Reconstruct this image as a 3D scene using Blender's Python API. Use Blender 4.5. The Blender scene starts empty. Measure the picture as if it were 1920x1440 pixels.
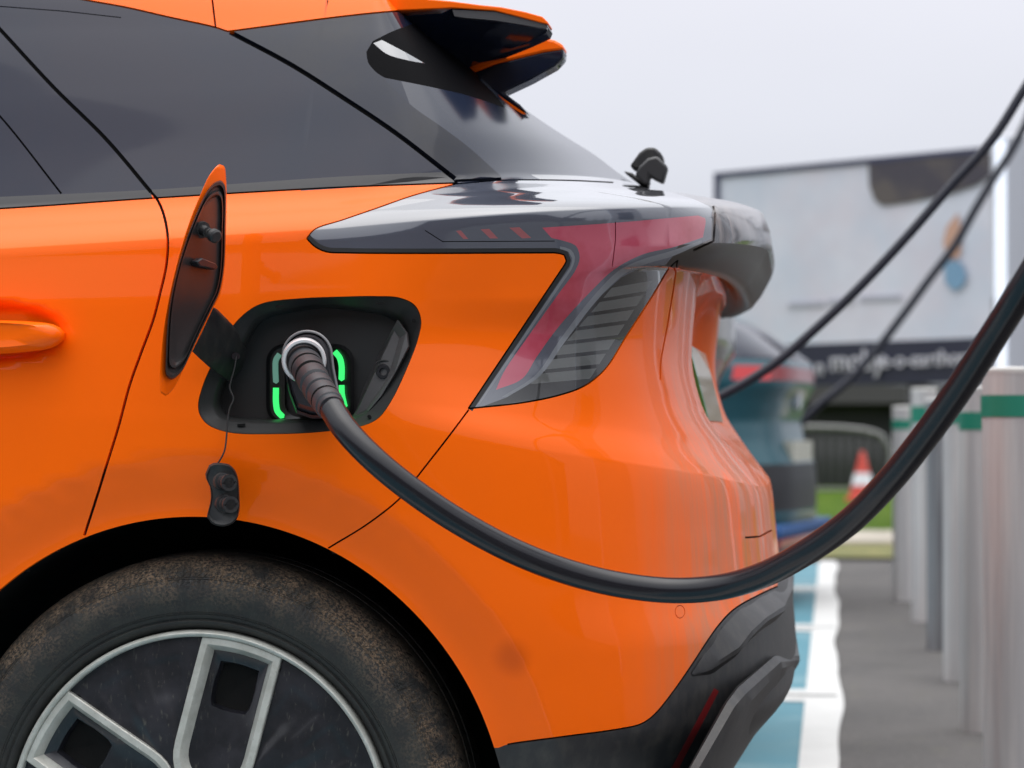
import bpy, math, random
import numpy as np
from mathutils import Vector, Matrix
from mathutils.bvhtree import BVHTree
from mathutils.geometry import delaunay_2d_cdt, barycentric_transform
random.seed(7); np.random.seed(7)
R = math.radians
SC = bpy.context.scene
COL = SC.collection
# ------------------------------------------------------------------ camera
FPX = 4440.0                       # focal length in pixels of the 1920 wide photo
DIST, HCAM = 2.92, 0.854
YAW = math.atan(601 / FPX)
PITCH = math.atan(87 / FPX * math.cos(YAW))
cam_d = bpy.data.cameras.new('camera'); cam = bpy.data.objects.new('camera', cam_d); COL.objects.link(cam)
cam.location = (0, -DIST, HCAM)
cam.rotation_euler = (math.pi / 2 + PITCH, 0, YAW)
cam_d.sensor_width = 36; cam_d.lens = 36 * FPX / 1920
cam_d.clip_start = 0.05; cam_d.clip_end = 2000
cam_d.dof.use_dof = True; cam_d.dof.focus_distance = 2.98; cam_d.dof.aperture_fstop = 5.6
SC.camera = cam
# ------------------------------------------------------------------ world: bright overcast
SUN_EL, SUN_ROT = R(86), R(170)
w = bpy.data.worlds.new('World'); SC.world = w; w.use_nodes = True
nt = w.node_tree; nt.nodes.clear()
def wn(t, **k):
    n = nt.nodes.new(t)
    for a, b in k.items(): setattr(n, a, b)
    return n
wout = wn('ShaderNodeOutputWorld'); sky = wn('ShaderNodeTexSky', sky_type='NISHITA'); sky.sun_disc = False
sky.sun_elevation = SUN_EL; sky.sun_rotation = SUN_ROT; sky.air_density = 1.0; sky.dust_density = 3.0
bg1 = wn('ShaderNodeBackground'); bg1.inputs[1].default_value = 0.05
hs = wn('ShaderNodeHueSaturation'); hs.inputs['Saturation'].default_value = 0.35
nt.links.new(sky.outputs[0], hs.inputs['Color']); nt.links.new(hs.outputs[0], bg1.inputs[0])
tc = wn('ShaderNodeTexCoord'); sp = wn('ShaderNodeSeparateXYZ'); nt.links.new(tc.outputs['Generated'], sp.inputs[0])
rp = wn('ShaderNodeValToRGB'); cr_ = rp.color_ramp
cr_.elements[0].position = 0.0; cr_.elements[0].color = (.44, .47, .545, 1)
cr_.elements[1].position = 1.0; cr_.elements[1].color = (2.3, 2.3, 2.3, 1)
e = cr_.elements.new(.18); e.color = (.575, .57, .625, 1)
e = cr_.elements.new(.5); e.color = (1.05, 1.07, 1.12, 1)
e = cr_.elements.new(.78); e.color = (1.6, 1.6, 1.62, 1)
nt.links.new(sp.outputs[2], rp.inputs[0])
no = wn('ShaderNodeTexNoise'); no.inputs['Scale'].default_value = 2.2; no.inputs['Detail'].default_value = 4
mp = wn('ShaderNodeMapping'); mp.inputs['Scale'].default_value = (1, 1, 2.6)
nt.links.new(tc.outputs['Generated'], mp.inputs[0]); nt.links.new(mp.outputs[0], no.inputs['Vector'])
mr = wn('ShaderNodeMapRange'); mr.inputs[1].default_value = .3; mr.inputs[2].default_value = .7
mr.inputs[3].default_value = .93; mr.inputs[4].default_value = 1.07; nt.links.new(no.outputs[0], mr.inputs[0])
vm = wn('ShaderNodeVectorMath', operation='SCALE'); nt.links.new(rp.outputs[0], vm.inputs[0]); nt.links.new(mr.outputs[0], vm.inputs['Scale'])
bg2 = wn('ShaderNodeBackground'); bg2.inputs[1].default_value = 1.0; nt.links.new(vm.outputs[0], bg2.inputs[0])
ad = wn('ShaderNodeAddShader'); nt.links.new(bg1.outputs[0], ad.inputs[0]); nt.links.new(bg2.outputs[0], ad.inputs[1])
nt.links.new(ad.outputs[0], wout.inputs[0])
sun_d = bpy.data.lights.new('sun', 'SUN'); sun_d.energy = 0.6; sun_d.angle = R(60); sun_d.color = (1, .965, .92)
sun = bpy.data.objects.new('sun', sun_d); COL.objects.link(sun)
sd = Vector((math.sin(SUN_ROT) * math.cos(SUN_EL), math.cos(SUN_ROT) * math.cos(SUN_EL), math.sin(SUN_EL)))
sun.rotation_euler = sd.to_track_quat('Z', 'Y').to_euler(); sun.location = sd * 30
SC.view_settings.view_transform = 'Standard'; SC.view_settings.look = 'None'
SC.view_settings.exposure = 0.14; SC.view_settings.gamma = 1; SC.view_settings.use_curve_mapping = False
# ------------------------------------------------------------------ photo measurement -> world
Fv = np.array((-math.sin(YAW) * math.cos(PITCH), math.cos(YAW) * math.cos(PITCH), math.sin(PITCH)))
Rv = np.array((math.cos(YAW), math.sin(YAW), 0.0)); Uv = np.cross(Rv, Fv)
CO = np.array((0, -DIST, HCAM))
def ray(px, py):
    d = Fv + Rv * (px - 960) / FPX + Uv * (720 - py) / FPX
    return d / np.linalg.norm(d)
def uy(px, py, Y):                 # the point seen at a pixel, on the upright plane at depth Y
    d = ray(px, py); return CO + d * ((Y + DIST) / d[1])
def ground_at(px, py, z=0.0):
    d = ray(px, py); return CO + d * ((z - HCAM) / d[2])
# ------------------------------------------------------------------ materials
MATS = {}
def mat(name, base, rough=.5, metal=0, coat=0, coat_rough=.03, spec=.5, emit=None, estr=0, bump=None, vary=None, dirt=None, trans=0, alpha=1, spot=None):
    if name in MATS: return MATS[name]
    m = bpy.data.materials.new(name); m.use_nodes = True; MATS[name] = m
    t = m.node_tree; b = t.nodes['Principled BSDF']
    b.inputs['Base Color'].default_value = (*base, 1); b.inputs['Roughness'].default_value = rough
    b.inputs['Metallic'].default_value = metal; b.inputs['Coat Weight'].default_value = coat
    b.inputs['Coat Roughness'].default_value = coat_rough; b.inputs['Specular IOR Level'].default_value = spec
    b.inputs['Transmission Weight'].default_value = trans
    if emit: b.inputs['Emission Color'].default_value = (*emit, 1); b.inputs['Emission Strength'].default_value = estr
    L = t.links.new; col = None
    tcn = t.nodes.new('ShaderNodeTexCoord')
    def noise(scale, detail=4, stretch=(1, 1, 1), lo=.4, hi=.6):
        mpn = t.nodes.new('ShaderNodeMapping'); mpn.inputs['Scale'].default_value = stretch
        L(tcn.outputs['Object'], mpn.inputs[0])
        n = t.nodes.new('ShaderNodeTexNoise'); n.inputs['Scale'].default_value = scale; n.inputs['Detail'].default_value = detail
        n.inputs['Roughness'].default_value = .62; L(mpn.outputs[0], n.inputs['Vector'])
        r = t.nodes.new('ShaderNodeMapRange'); r.inputs[1].default_value = lo; r.inputs[2].default_value = hi; L(n.outputs[0], r.inputs[0])
        return r.outputs[0]
    def mix(fac, a, bcol, amt=1):
        mm = t.nodes.new('ShaderNodeMix'); mm.data_type = 'RGBA'
        if amt != 1:
            k = t.nodes.new('ShaderNodeMath'); k.operation = 'MULTIPLY'; k.inputs[1].default_value = amt; L(fac, k.inputs[0]); fac = k.outputs[0]
        L(fac, mm.inputs[0])
        if isinstance(a, tuple): mm.inputs[6].default_value = (*a, 1)
        else: L(a, mm.inputs[6])
        mm.inputs[7].default_value = (*bcol, 1); return mm.outputs[2]
    col = base
    if vary:                        # (scale, other colour, amount[, stretch])
        col = mix(noise(vary[0], 5, vary[3] if len(vary) > 3 else (1, 1, 1)), col, vary[1], vary[2])
    if dirt:                        # list of (scale, colour, amount, stretch, lo, hi, mask) : mask = (axis, a, b)
        for (s, c, am, st, lo, hi, mk) in dirt:
            f = noise(s, 6, st, lo, hi)
            if mk:
                sx = t.nodes.new('ShaderNodeSeparateXYZ'); L(tcn.outputs['Object'], sx.inputs[0])
                r = t.nodes.new('ShaderNodeMapRange'); r.interpolation_type = 'SMOOTHSTEP'
                r.inputs[1].default_value = mk[1]; r.inputs[2].default_value = mk[2]; L(sx.outputs[mk[0]], r.inputs[0])
                k = t.nodes.new('ShaderNodeMath'); k.operation = 'MULTIPLY'; L(f, k.inputs[0]); L(r.outputs[0], k.inputs[1]); f = k.outputs[0]
            col = mix(f, col, c, am)
            if coat:
                k = t.nodes.new('ShaderNodeMath'); k.operation = 'MULTIPLY_ADD'; k.inputs[1].default_value = .35 * am; k.inputs[2].default_value = coat_rough
                L(f, k.inputs[0]); L(k.outputs[0], b.inputs['Coat Roughness'])
                if mk:
                    k = t.nodes.new('ShaderNodeMath'); k.operation = 'MULTIPLY_ADD'; k.inputs[1].default_value = -.8 * coat; k.inputs[2].default_value = coat
                    L(r.outputs[0], k.inputs[0]); L(k.outputs[0], b.inputs['Coat Weight'])
    if spot:
        d_ = t.nodes.new('ShaderNodeVectorMath'); d_.operation = 'DISTANCE'; L(tcn.outputs['Object'], d_.inputs[0]); d_.inputs[1].default_value = spot[0]
        r = t.nodes.new('ShaderNodeMapRange'); r.interpolation_type = 'SMOOTHSTEP'; r.inputs[1].default_value = spot[1]; r.inputs[2].default_value = spot[1] * .2; L(d_.outputs['Value'], r.inputs[0]); col = mix(r.outputs[0], col, spot[2], .4)
    if not isinstance(col, tuple): L(col, b.inputs['Base Color'])
    if bump:                        # (scale, strength, distance)
        bn = t.nodes.new('ShaderNodeBump'); bn.inputs['Strength'].default_value = bump[1]; bn.inputs['Distance'].default_value = bump[2]
        L(noise(bump[0], 3, (1, 1, 1), 0, 1), bn.inputs['Height']); L(bn.outputs[0], b.inputs['Normal'])
    return m
DUST = (.42, .30, .22)
ORANGE = mat('orange_paint', (1.0, .138, .0), .5, 0, .36, .03, .08, spot=(tuple(uy(960, 1236, .02)), .034, (.42, .05, .004)),
    dirt=[(34, (.52, .20, .10), .8, (1, 1, .05), .25, .62, (0, -.27, -.15)),
          (5, (.60, .09, .01), .08, (1, 1, .6), .45, .7, None),
          (150, (.20, .13, .07), .75, (1, 1, 1), .62, .66, (2, .46, .38))])
ORANGE_IN = mat('orange_paint_inside', (.70, .07, .003), .5, 0, .3, .1)
GLOSS = mat('gloss_black', (.007, .011, .026), .08, 0, 0, .02, .28, vary=(6, (.02, .02, .024), .6))
GLASS = mat('tinted_glass', (.007, .012, .030), .05, 0, 0, .015, .28, vary=(3, (.016, .014, .028), .6))
GLASSR = mat('rear_window_glass', (.014, .020, .040), .2, 0, .0, .015, .5)
TRIMB = mat('window_trim_black', (.016, .016, .020), .32, bump=(300, .1, .0005))
SEAL = mat('rubber_seal', (.008, .008, .009), .6)
DARK = mat('matt_dark', (.006, .006, .006), .85, spec=.2)
PLASTIC = mat('grained_black_plastic', (.018, .018, .020), .46, bump=(900, .35, .0004), dirt=[(60, (.10, .09, .075), .30, (1, 1, .5), .45, .75, None)])
PORT = mat('port_black_plastic', (.036, .037, .038), .42, bump=(700, .2, .0003), vary=(20, (.035, .034, .034), .5))
LAMPH = mat('smoked_lamp_cover', (.075, .082, .108), .10, 0, 1.0, .02, 1.0)
LAMPG = mat('lamp_guide_grey', (.16, .17, .19), .25, 0, 1.0, .02)
LAMPD = mat('lamp_dark_inner', (.012, .012, .013), .25, 0, 1.0, .02)
RED = mat('red_lens', (.46, .075, .12), .14, 0, 1.0, .02, .7, vary=(7, (.34, .015, .035), .85))
REDD = mat('red_lens_chevron', (.30, .09, .10), .2, 0, 1.0, .02)
SLAT = mat('lamp_slat', (.085, .09, .088), .3, 0, 1.0, .02, vary=(40, (.09, .09, .09), .6, (1, 1, .1)))
BAR = mat('gloss_bar', (.045, .043, .048), .16, 0, 1, .04, .6, dirt=[(60, (.34, .28, .26), .5, (1, 1, .03), .40, .62, (0, -.26, -.17))])
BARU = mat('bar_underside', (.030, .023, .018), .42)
# ------------------------------------------------------------------ object helpers
def link(o): COL.objects.link(o); return o
def thing(name, label, cat, loc, group=None):
    o = link(bpy.data.objects.new(name, None)); o.location = loc; o['label'] = label; o['category'] = cat; o.empty_display_size = .1
    if group: o['group'] = group
    return o
def setp(o, parent):
    if parent is not None:
        bpy.context.view_layer.update()
        o.parent = parent; o.matrix_parent_inverse = parent.matrix_world.inverted()
def mesh(name, verts, faces, m, parent=None, smooth=False, normals=None, mats=None, fm=None):
    me = bpy.data.meshes.new(name); me.from_pydata([tuple(map(float, v)) for v in verts], [], [tuple(map(int, f)) for f in faces])
    for mm in (mats or [m]): me.materials.append(mm)
    if fm is not None: me.polygons.foreach_set('material_index', list(map(int, fm)))
    if smooth: me.shade_smooth()
    me.update()
    if normals is not None: me.normals_split_custom_set_from_vertices([tuple(map(float, n)) for n in normals])
    o = link(bpy.data.objects.new(name, me)); setp(o, parent); return o
def tag(o, label, cat, group=None):
    o['label'] = label; o['category'] = cat
    if group: o['group'] = group
    return o
class MB:                          # collects shapes into one mesh
    def __init__(s): s.v = []; s.f = []; s.m = []
    def add(s, vs, fs, mi=0):
        k = len(s.v); s.v += [tuple(v) for v in vs]; s.f += [tuple(i + k for i in f) for f in fs]; s.m += [mi] * len(fs)
    def box(s, a, b, mi=0):
        x0, y0, z0 = a; x1, y1, z1 = b
        vs = [(x, y, z) for x in (x0, x1) for y in (y0, y1) for z in (z0, z1)]
        s.add(vs, [(0, 1, 3, 2), (4, 6, 7, 5), (0, 4, 5, 1), (2, 3, 7, 6), (0, 2, 6, 4), (1, 5, 7, 3)], mi)
    def prism(s, pts, vec, mi=0, cap2=True):
        pts = [np.array(p, float) for p in pts]; n = len(pts); vec = np.array(vec, float)
        s.add([*pts, *[p + vec for p in pts]], [tuple(range(n)), *([tuple(range(2 * n - 1, n - 1, -1))] if cap2 else []), *[((i + 1) % n, i, i + n, (i + 1) % n + n) for i in range(n)]], mi)
    def rings(s, rings, mi=0, close=True, cap0=False, cap1=False):
        n = len(rings[0]); vs = [p for r in rings for p in r]; fs = []
        for i in range(len(rings) - 1):
            for j in range(n if close else n - 1):
                k = (j + 1) % n; fs.append((i * n + j, i * n + k, (i + 1) * n + k, (i + 1) * n + j))
        if cap0: fs.append(tuple(range(n - 1, -1, -1)))
        if cap1: fs.append(tuple(range((len(rings) - 1) * n, len(rings) * n)))
        s.add(vs, fs, mi)
    def tube(s, path, rad, seg=16, mi=0, caps=True):
        P = [np.array(p, float) for p in path]; n = len(P); rr = rad if hasattr(rad, '__len__') else [rad] * n
        T = [P[min(i + 1, n - 1)] - P[max(i - 1, 0)] for i in range(n)]; T = [t / (np.linalg.norm(t) + 1e-12) for t in T]
        up = np.array((0, 0, 1.0)) if abs(T[0][2]) < .9 else np.array((1.0, 0, 0)); N = np.cross(T[0], up); N /= np.linalg.norm(N); rings = []
        for i in range(n):
            N = N - T[i] * np.dot(N, T[i]); N /= np.linalg.norm(N); B = np.cross(T[i], N)
            rings.append([P[i] + rr[i] * (math.cos(a) * N + math.sin(a) * B) for a in np.linspace(0, 2 * math.pi, seg, endpoint=False)])
        s.rings(rings, mi, True, caps, caps)
    def build(s, name, m, parent=None, smooth=False, mats=None, angle=None):
        o = mesh(name, s.v, s.f, m, parent, smooth, mats=mats, fm=s.m if mats else None)
        if angle:
            o.data.shade_smooth(); o.data.set_sharp_from_angle(angle=R(angle))
        return o
def spline(pts, step=None, n=8, closed=False):
    P = np.array(pts, float); m = len(P); out = []
    for i in range(m if closed else m - 1):
        if closed: p0, p1, p2, p3 = P[(i - 1) % m], P[i], P[(i + 1) % m], P[(i + 2) % m]
        else: p0, p1, p2, p3 = P[max(i - 1, 0)], P[i], P[i + 1], P[min(i + 2, m - 1)]
        k = n if step is None else max(1, int(np.linalg.norm((p2 - p1)[:2]) / step))
        d1 = np.linalg.norm(p1 - p0) ** .5 or 1e-6; d2 = np.linalg.norm(p2 - p1) ** .5 or 1e-6; d3 = np.linalg.norm(p3 - p2) ** .5 or 1e-6
        m1 = (p2 - p1) if d1 < 1e-5 else d2 * ((p1 - p0) / d1 - (p2 - p0) / (d1 + d2) + (p2 - p1) / d2)
        m2 = (p2 - p1) if d3 < 1e-5 else d2 * ((p2 - p1) / d2 - (p3 - p1) / (d2 + d3) + (p3 - p2) / d3)
        for t in np.arange(k) / k:
            out.append((2 * t**3 - 3 * t**2 + 1) * p1 + (t**3 - 2 * t**2 + t) * m1 + (-2 * t**3 + 3 * t**2) * p2 + (t**3 - t**2) * m2)
    if not closed: out.append(P[-1])
    return [tuple(p) for p in out]
def dense(pts, step=8, closed=False):
    out = []; P = list(pts) + ([pts[0]] if closed else [])
    for a, b in zip(P[:-1], P[1:]):
        a = np.array(a, float); b = np.array(b, float); k = max(1, int(np.linalg.norm(b - a) / step))
        out += [tuple(a + (b - a) * i / k) for i in range(k)]
    if not closed: out.append(tuple(P[-1]))
    return out
def path(*segs, closed=True):      # smooth inside a segment, corners between segments
    out = []
    for s in segs:
        q = spline(s, step=7) if len(s) > 2 else dense(s, 8)
        if out and np.linalg.norm(np.array(out[-1]) - np.array(q[0])) < 1e-6: q = q[1:]
        elif out: out += dense([out[-1], q[0]], 8)[1:-1]
        out += q
    if closed:
        if np.linalg.norm(np.array(out[-1]) - np.array(out[0])) < 1e-6: out = out[:-1]
        else: out += dense([out[-1], out[0]], 8)[1:-1]
    return out
# ================================================================== ORANGE CAR: body skin as one surface S(u, v)
XA, X0, YC = -0.62, -1.9, 0.92
def sl(pa, pb, y):                 # a side line through two photo heights (at x = 0 and x = 850)
    A = uy(0, pa, y); B = uy(850, pb, y); b = (B[2] - A[2]) / (B[0] - A[0]); return (A[2] - b * A[0], b)
def zc(z): return (z, 0.0)
#   side line, y side, rear x, rear z, n, q
ST = [
 (zc(.20), .110, -.34, .20, 3.0, 1.3), (zc(.30), .050, -.19, .29, 3.0, 1.3), (zc(.40), .022, -.11, .40, 3.0, 1.3),
 (zc(.47), .010, -.060, .475, 3.0, 1.3), (zc(.56), .004, -.066, .58, 3.0, 1.5), (zc(.64), .000, -.088, .64, 3.0, 1.7),
 (zc(.75), .000, -.095, .70, 3.0, 2.0), (zc(.868), .003, -.103, .764, 3.0, 2.1), (zc(.880), .004, -.108, .771, 3.0, 2.1),
 (zc(.905), .006, -.150, .825, 3.3, 2.0), (zc(.94), .009, -.190, .885, 4.0, 1.6), (zc(.98), .012, -.205, .96, 4.4, 1.2),
 (zc(1.02), .0145, -.200, 1.04, 4.6, 1.0), (zc(1.050), .0165, -.185, 1.108, 4.4, 1.0), (zc(1.060), .0172, -.148, 1.076, 4.0, 1.0),
 (zc(1.070), .018, -.104, 1.140, 3.6, 1.0), (sl(478, 452, .021), 0.020, -.096, 1.152, 3.4, 1.0), (sl(468, 417, .0225), .0225, -.110, 1.202, 3.4, 1.0),
 (sl(463, 411, .0245), .0250, -.119, 1.210, 3.4, 1.0), (sl(428, 379, .052), .054, -.20, 1.230, 2.8, 1.0), (sl(390, 346, .085), .085, -.31, 1.252, 2.6, 1.0),
 (sl(371, 326, .092), .093, -.335, 1.266, 2.7, 1.0), (sl(300, 255, .12), .122, -.385, 1.304, 3.0, 1.0), (sl(180, 145, .165), .168, -.46, 1.350, 3.2, 1.0),
 (sl(60, 50, .215), .218, -.53, 1.392, 3.3, 1.0), (sl(-40, -20, .265), .268, -.60, 1.425, 3.3, 1.0), (sl(-80, -55, .32), .32, -.66, 1.445, 2.8, 1.0),
 (zc(1.495), .50, -.75, 1.475, 3, 1.0), (zc(1.515), .90, -.88, 1.50, 3, 1.0)]
K = len(ST)
WC = uy(369, 1551, .035)           # rear wheel centre
ARCH = .397
def smooth(a, b, x): t = np.clip((x - a) / (b - a), 0, 1); return t * t * (3 - 2 * t)
_arc = {}
def supere(n, tau):
    if n not in _arc:
        th = np.linspace(0, math.pi / 2, 900) ; th = (1 - np.cos(th * 2)) / 2 * math.pi / 2
        a = np.sin(th) ** (2 / n); b = np.cos(th) ** (2 / n)
        L = np.concatenate([[0], np.cumsum(np.hypot(np.diff(a) * .52, np.diff(b) * .9))]); _arc[n] = (L / L[-1], a, b)
    L, a, b = _arc[n]; return np.interp(tau, L, a), np.interp(tau, L, b)
_OV = {13: .24, 14: .34, 15: .5, 16: .66}
def station(k, u):
    P = station0(k, u)
    if k in _OV:
        f = (smooth(.24, .5, np.clip(u - 1, 0, 1)))[:, None]; s_ = _OV[k]
        P = P * f + (station0(12, u, False) * (1 - s_) + station0(17, u) * s_) * (1 - f)
    return P
def station0(k, u, recess=True):
    (za, zb), ys, xr, zr, n, q = ST[k]; tau = np.clip(u - 1, 0, 1)
    a, b = supere(n, tau); X = np.where(u <= 1, X0 + (XA - X0) * u, XA + (xr - XA) * a)
    Y = np.where(u <= 1, ys, ys + (YC - ys) * (1 - b))
    w_ = 1 - (1 - tau) ** q; zs = za + zb * np.minimum(X, XA)
    Z = np.where(u <= 1, za + zb * X, (za + zb * XA) * (1 - w_) + zr * w_)
    Y = Y + {9: .014, 10: .028, 11: .033, 12: .024}.get(k, 0) * smooth(.02, .20, tau) * (1 - smooth(.45, .8, tau))
    # tailgate recess round the number plate
    rec = recess * .042 * (1 - smooth(.24, .33, np.abs(Y - YC))) * smooth(.865, .92, Z) * (1 - smooth(1.03, 1.075, Z)) * (u > 1) * (9 <= k <= 13)
    return np.stack([X - rec, Y, Z], -1)
_s = np.array([[station(k, np.array([u]))[0] for k in range(K)] for u in (.5, 1.4, 2.0)])
TK = np.concatenate([[0], np.cumsum(np.linalg.norm(np.diff(_s, axis=1), axis=2).mean(0))]); VM = TK[-1]
def Sraw(u, v):
    P = np.stack([station(k, u) for k in range(K)], 1)                  # N,K,3
    h = np.diff(TK); d = np.diff(P, axis=1) / h[None, :, None]          # N,K-1,3
    w1 = 2 * h[1:] + h[:-1]; w2 = h[1:] + 2 * h[:-1]; a, b = d[:, :-1], d[:, 1:]
    with np.errstate(divide='ignore', invalid='ignore'):
        m = np.where(a * b > 0, (w1 + w2)[None, :, None] / (w1[None, :, None] / a + w2[None, :, None] / b), 0)
    m = np.concatenate([d[:, :1], m, d[:, -1:]], 1)
    i = np.clip(np.searchsorted(TK, v, side='right') - 1, 0, K - 2); r = np.arange(len(u)); t = ((v - TK[i]) / h[i])[:, None]; H = h[i][:, None]
    p0, p1, m0, m1 = P[r, i], P[r, i + 1], m[r, i] * H, m[r, i + 1] * H
    return (2*t**3 - 3*t**2 + 1) * p0 + (t**3 - 2*t**2 + t) * m0 + (-2*t**3 + 3*t**2) * p1 + (t**3 - t**2) * m1
HND = uy(-20, 622, .01)
def S(u, v):
    u = np.asarray(u, float); v = np.asarray(v, float); P = Sraw(u, v)
    r = np.hypot(P[:, 0] - WC[0], P[:, 2] - WC[2]); side = 1 - smooth(.03, .12, P[:, 1])
    P[:, 1] += side * (.016 * smooth(.472, .398, r) * smooth(1.0, .9, P[:, 2]) + .004 * smooth(.480, .455, r) * (P[:, 2] < .95))
    # door handle pocket
    dx = (P[:, 0] - HND[0]) / .112; dz = (P[:, 2] - HND[2]) / .043; q = np.sqrt(np.abs(dx) ** 2 + np.abs(dz) ** 2 + 1e-9)
    P[:, 1] += side * .018 * (1 - smooth(.60, 1.0, q))
    return P
def Sn(u, v):
    e = 1.5e-3; u = np.asarray(u, float); v = np.asarray(v, float)
    du = S(np.clip(u + e, 0, 2), v) - S(np.clip(u - e, 0, 2), v); dv = S(u, np.clip(v + e, 0, VM)) - S(u, np.clip(v - e, 0, VM))
    n = np.cross(du, dv); L = np.linalg.norm(n, axis=1, keepdims=True); return n / np.maximum(L, 1e-12)
# ray casting on the skin
GU = np.concatenate([np.linspace(0, 1, 150), np.linspace(1, 2, 190)[1:]]); GV = np.unique(np.concatenate([np.linspace(TK[i], TK[i+1], 13) for i in range(K-1)]))
uu, vv = np.meshgrid(GU, GV); PG = S(uu.ravel(), vv.ravel()); nu, nv = len(GU), len(GV)
idx = np.arange(nu * nv).reshape(nv, nu); tris = np.concatenate([np.stack([idx[:-1, :-1], idx[:-1, 1:], idx[1:, 1:]], -1).reshape(-1, 3), np.stack([idx[:-1, :-1], idx[1:, 1:], idx[1:, :-1]], -1).reshape(-1, 3)])
UVG = np.stack([uu.ravel(), vv.ravel()], -1)
BV = BVHTree.FromPolygons([tuple(p) for p in PG.tolist()], [tuple(t) for t in tris.tolist()])
def hit(o, d):
    loc, nrm, i, dist = BV.ray_cast(Vector(o), Vector(d))
    if loc is None: return None
    t = tris[i]; a, b, c = [Vector(PG[j]) for j in t]; A, B, C_ = [Vector((*UVG[j], 0)) for j in t]
    r = barycentric_transform(loc, a, b, c, A, B, C_); return (r[0], r[1])
MISS = []
def px2uv(pts):                    # photo outline -> (u, v); ('s', u, station) passes through
    out = []
    for p in pts:
        if p[0] == 's': out.append((p[1], float(np.interp(p[2], range(K), TK)))); continue
        h = hit(CO, ray(*p))
        if h is None: MISS.append(p)
        else: out.append(h)
    return out
def sdense(*ps):                   # ('s',..) points along a straight uv line
    out = []
    for a, b in zip(ps[:-1], ps[1:]):
        out += [('s', a[0] + (b[0] - a[0]) * i / 30, a[1] + (b[1] - a[1]) * i / 30) for i in range(30)]
    return out + [('s', *ps[-1])]
# ---- outlines measured in the photo
roofline = path([(-420, -150), (-200, -75), (0, -32), (160, 0), (233, 13), (317, 32), (403, 51), (427, 59)], [(427, 59), (640, 31), (740, 21), (850, 16)], closed=False)
belt = path([(-1150, 448), (-500, 415), (0, 391), (293, 371), (640, 351), (853, 343)], closed=False)
trimtop = path([(-1150, 425), (-500, 392), (0, 369), (277, 356), (640, 331), (845, 322)], closed=False)
sealL = path([(431, 60), (547, 122), (640, 181), (740, 248), (853, 335)], closed=False)
dpil = path([(722, 150), (773, 199), (827, 237), (880, 277), (940, 331)], closed=False)
line1 = path([(-60, -8), (0, 55), (100, 163), (200, 262), (283, 360)], closed=False)
line2 = path([(-70, 150), (0, 218), (115, 363)], closed=False)
shut = path([(283, 360), (293, 371), (305, 396), (314, 440), (312, 495), (300, 550), (287, 600), (262, 668), (243, 722), (222, 800), (202, 865), (182, 930), (158, 1004)], closed=False)
bseam = path([(879, 768), (840, 820), (790, 884), (752, 932), (690, 982), (615, 1028)], closed=False)
lamp_top = path([(575, 447), (590, 430), (640, 413), (707, 390), (773, 367), (853, 345)], [(853, 345), (940, 338), (1060, 338), (1150, 342)], closed=False)
lamp_notch = path([(575, 447), (590, 462), (612, 472), (650, 474), (760, 475), (1040, 474)], [(1040, 474), (1058, 478), (1062, 489), (1055, 502)], [(1055, 502), (878, 766)], closed=False)
lamp_low = path([(878, 766), (979, 755), (1048, 741), (1097, 723), (1135, 692), (1173, 633), (1222, 557), (1257, 500), (1272, 488)], closed=False)
tgap = path([(1270, 489), (1263, 540), (1251, 612), (1239, 680), (1238, 712)], closed=False)
clad = path([(935, 1402), (947, 1397), (1050, 1382), (1160, 1367), (1203, 1357), (1227, 1340), (1260, 1300), (1293, 1253), (1347, 1173), (1377, 1142), (1420, 1117), (1458, 1099)], closed=False)
fuel = spline([(371, 760), (378, 728), (394, 689), (436, 611), (470, 579), (497, 567), (566, 559), (640, 556), (704, 555), (750, 558), (779, 573), (790, 600), (784, 636), (761, 696), (735, 750), (711, 783), (685, 797), (612, 809), (520, 814), (429, 811), (390, 797), (375, 780)], step=6, closed=True)
U2 = 2.0
POLY = []                          # painted in order
def P_(name, pts): POLY.append((name, px2uv(pts)))
TOPV = K - 1
POLY.append(('rear_glass', [(u, float(np.interp(k_, range(K), TK))) for _, u, k_ in sdense((1.19, 19.7), (2, 19.7)) + sdense((2, 26.4), (.95, 26.4)) + [('s', .95, 20.2), ('s', 1.19, 20.2)]]))
P_('side_glass', list(roofline) + list(reversed([(850, 16)])) + dense([(850, 16), (1000, 300)], 8)[:0] + sdense((1.2, 24.9), (1.2, 20.5))[:0] + list(reversed(belt)))
P_('roof', roofline + [('s', 1.2, 26.3), ('s', 2.0, 26.3), ('s', 2.0, TOPV + 0), ('s', 0, TOPV), ('s', 0, 25.5)])
0 and P_('rear_glass', [(850, 17)] + list(reversed(sealL))[:0] + [(722, 150)] + dpil + sdense((1.42, 20.45), (2, 20.3)) + sdense((2, 25.6), (1.3, 25.75)))
P_('door_pillar_panel', path([(431, 60), (640, 32), (740, 22), (850, 17)], [(850, 17), (722, 150)], closed=False) + dpil[1:] + [(940, 333), (853, 341)] + list(reversed(sealL)))
P_('window_trim', trimtop + list(reversed(belt)))
P_('rear_door', shut + dense([(158, 1004), (20, 1200)], 8) + [('s', .3, 4), ('s', .3, 0), ('s', 0, 0), ('s', 0, 20)] + [p for p in belt if p[0] < 293])
tgx = path([(1270, 489), (1263, 540), (1251, 612), (1239, 680), (1238, 712), (1246, 745), (1275, 772)], closed=False)
P_('rear_bumper', list(reversed(bseam)) + lamp_low + tgx + sdense((1.62, 9.2), (2, 9.4)) + [('s', 2.0, 0), ('s', .8, 0), ('s', .8, 3)])
P_('tailgate', tgx + sdense((1.62, 9.2), (2, 9.4)) + sdense((2, 13.0), (1.48, 13.0)))
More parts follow.
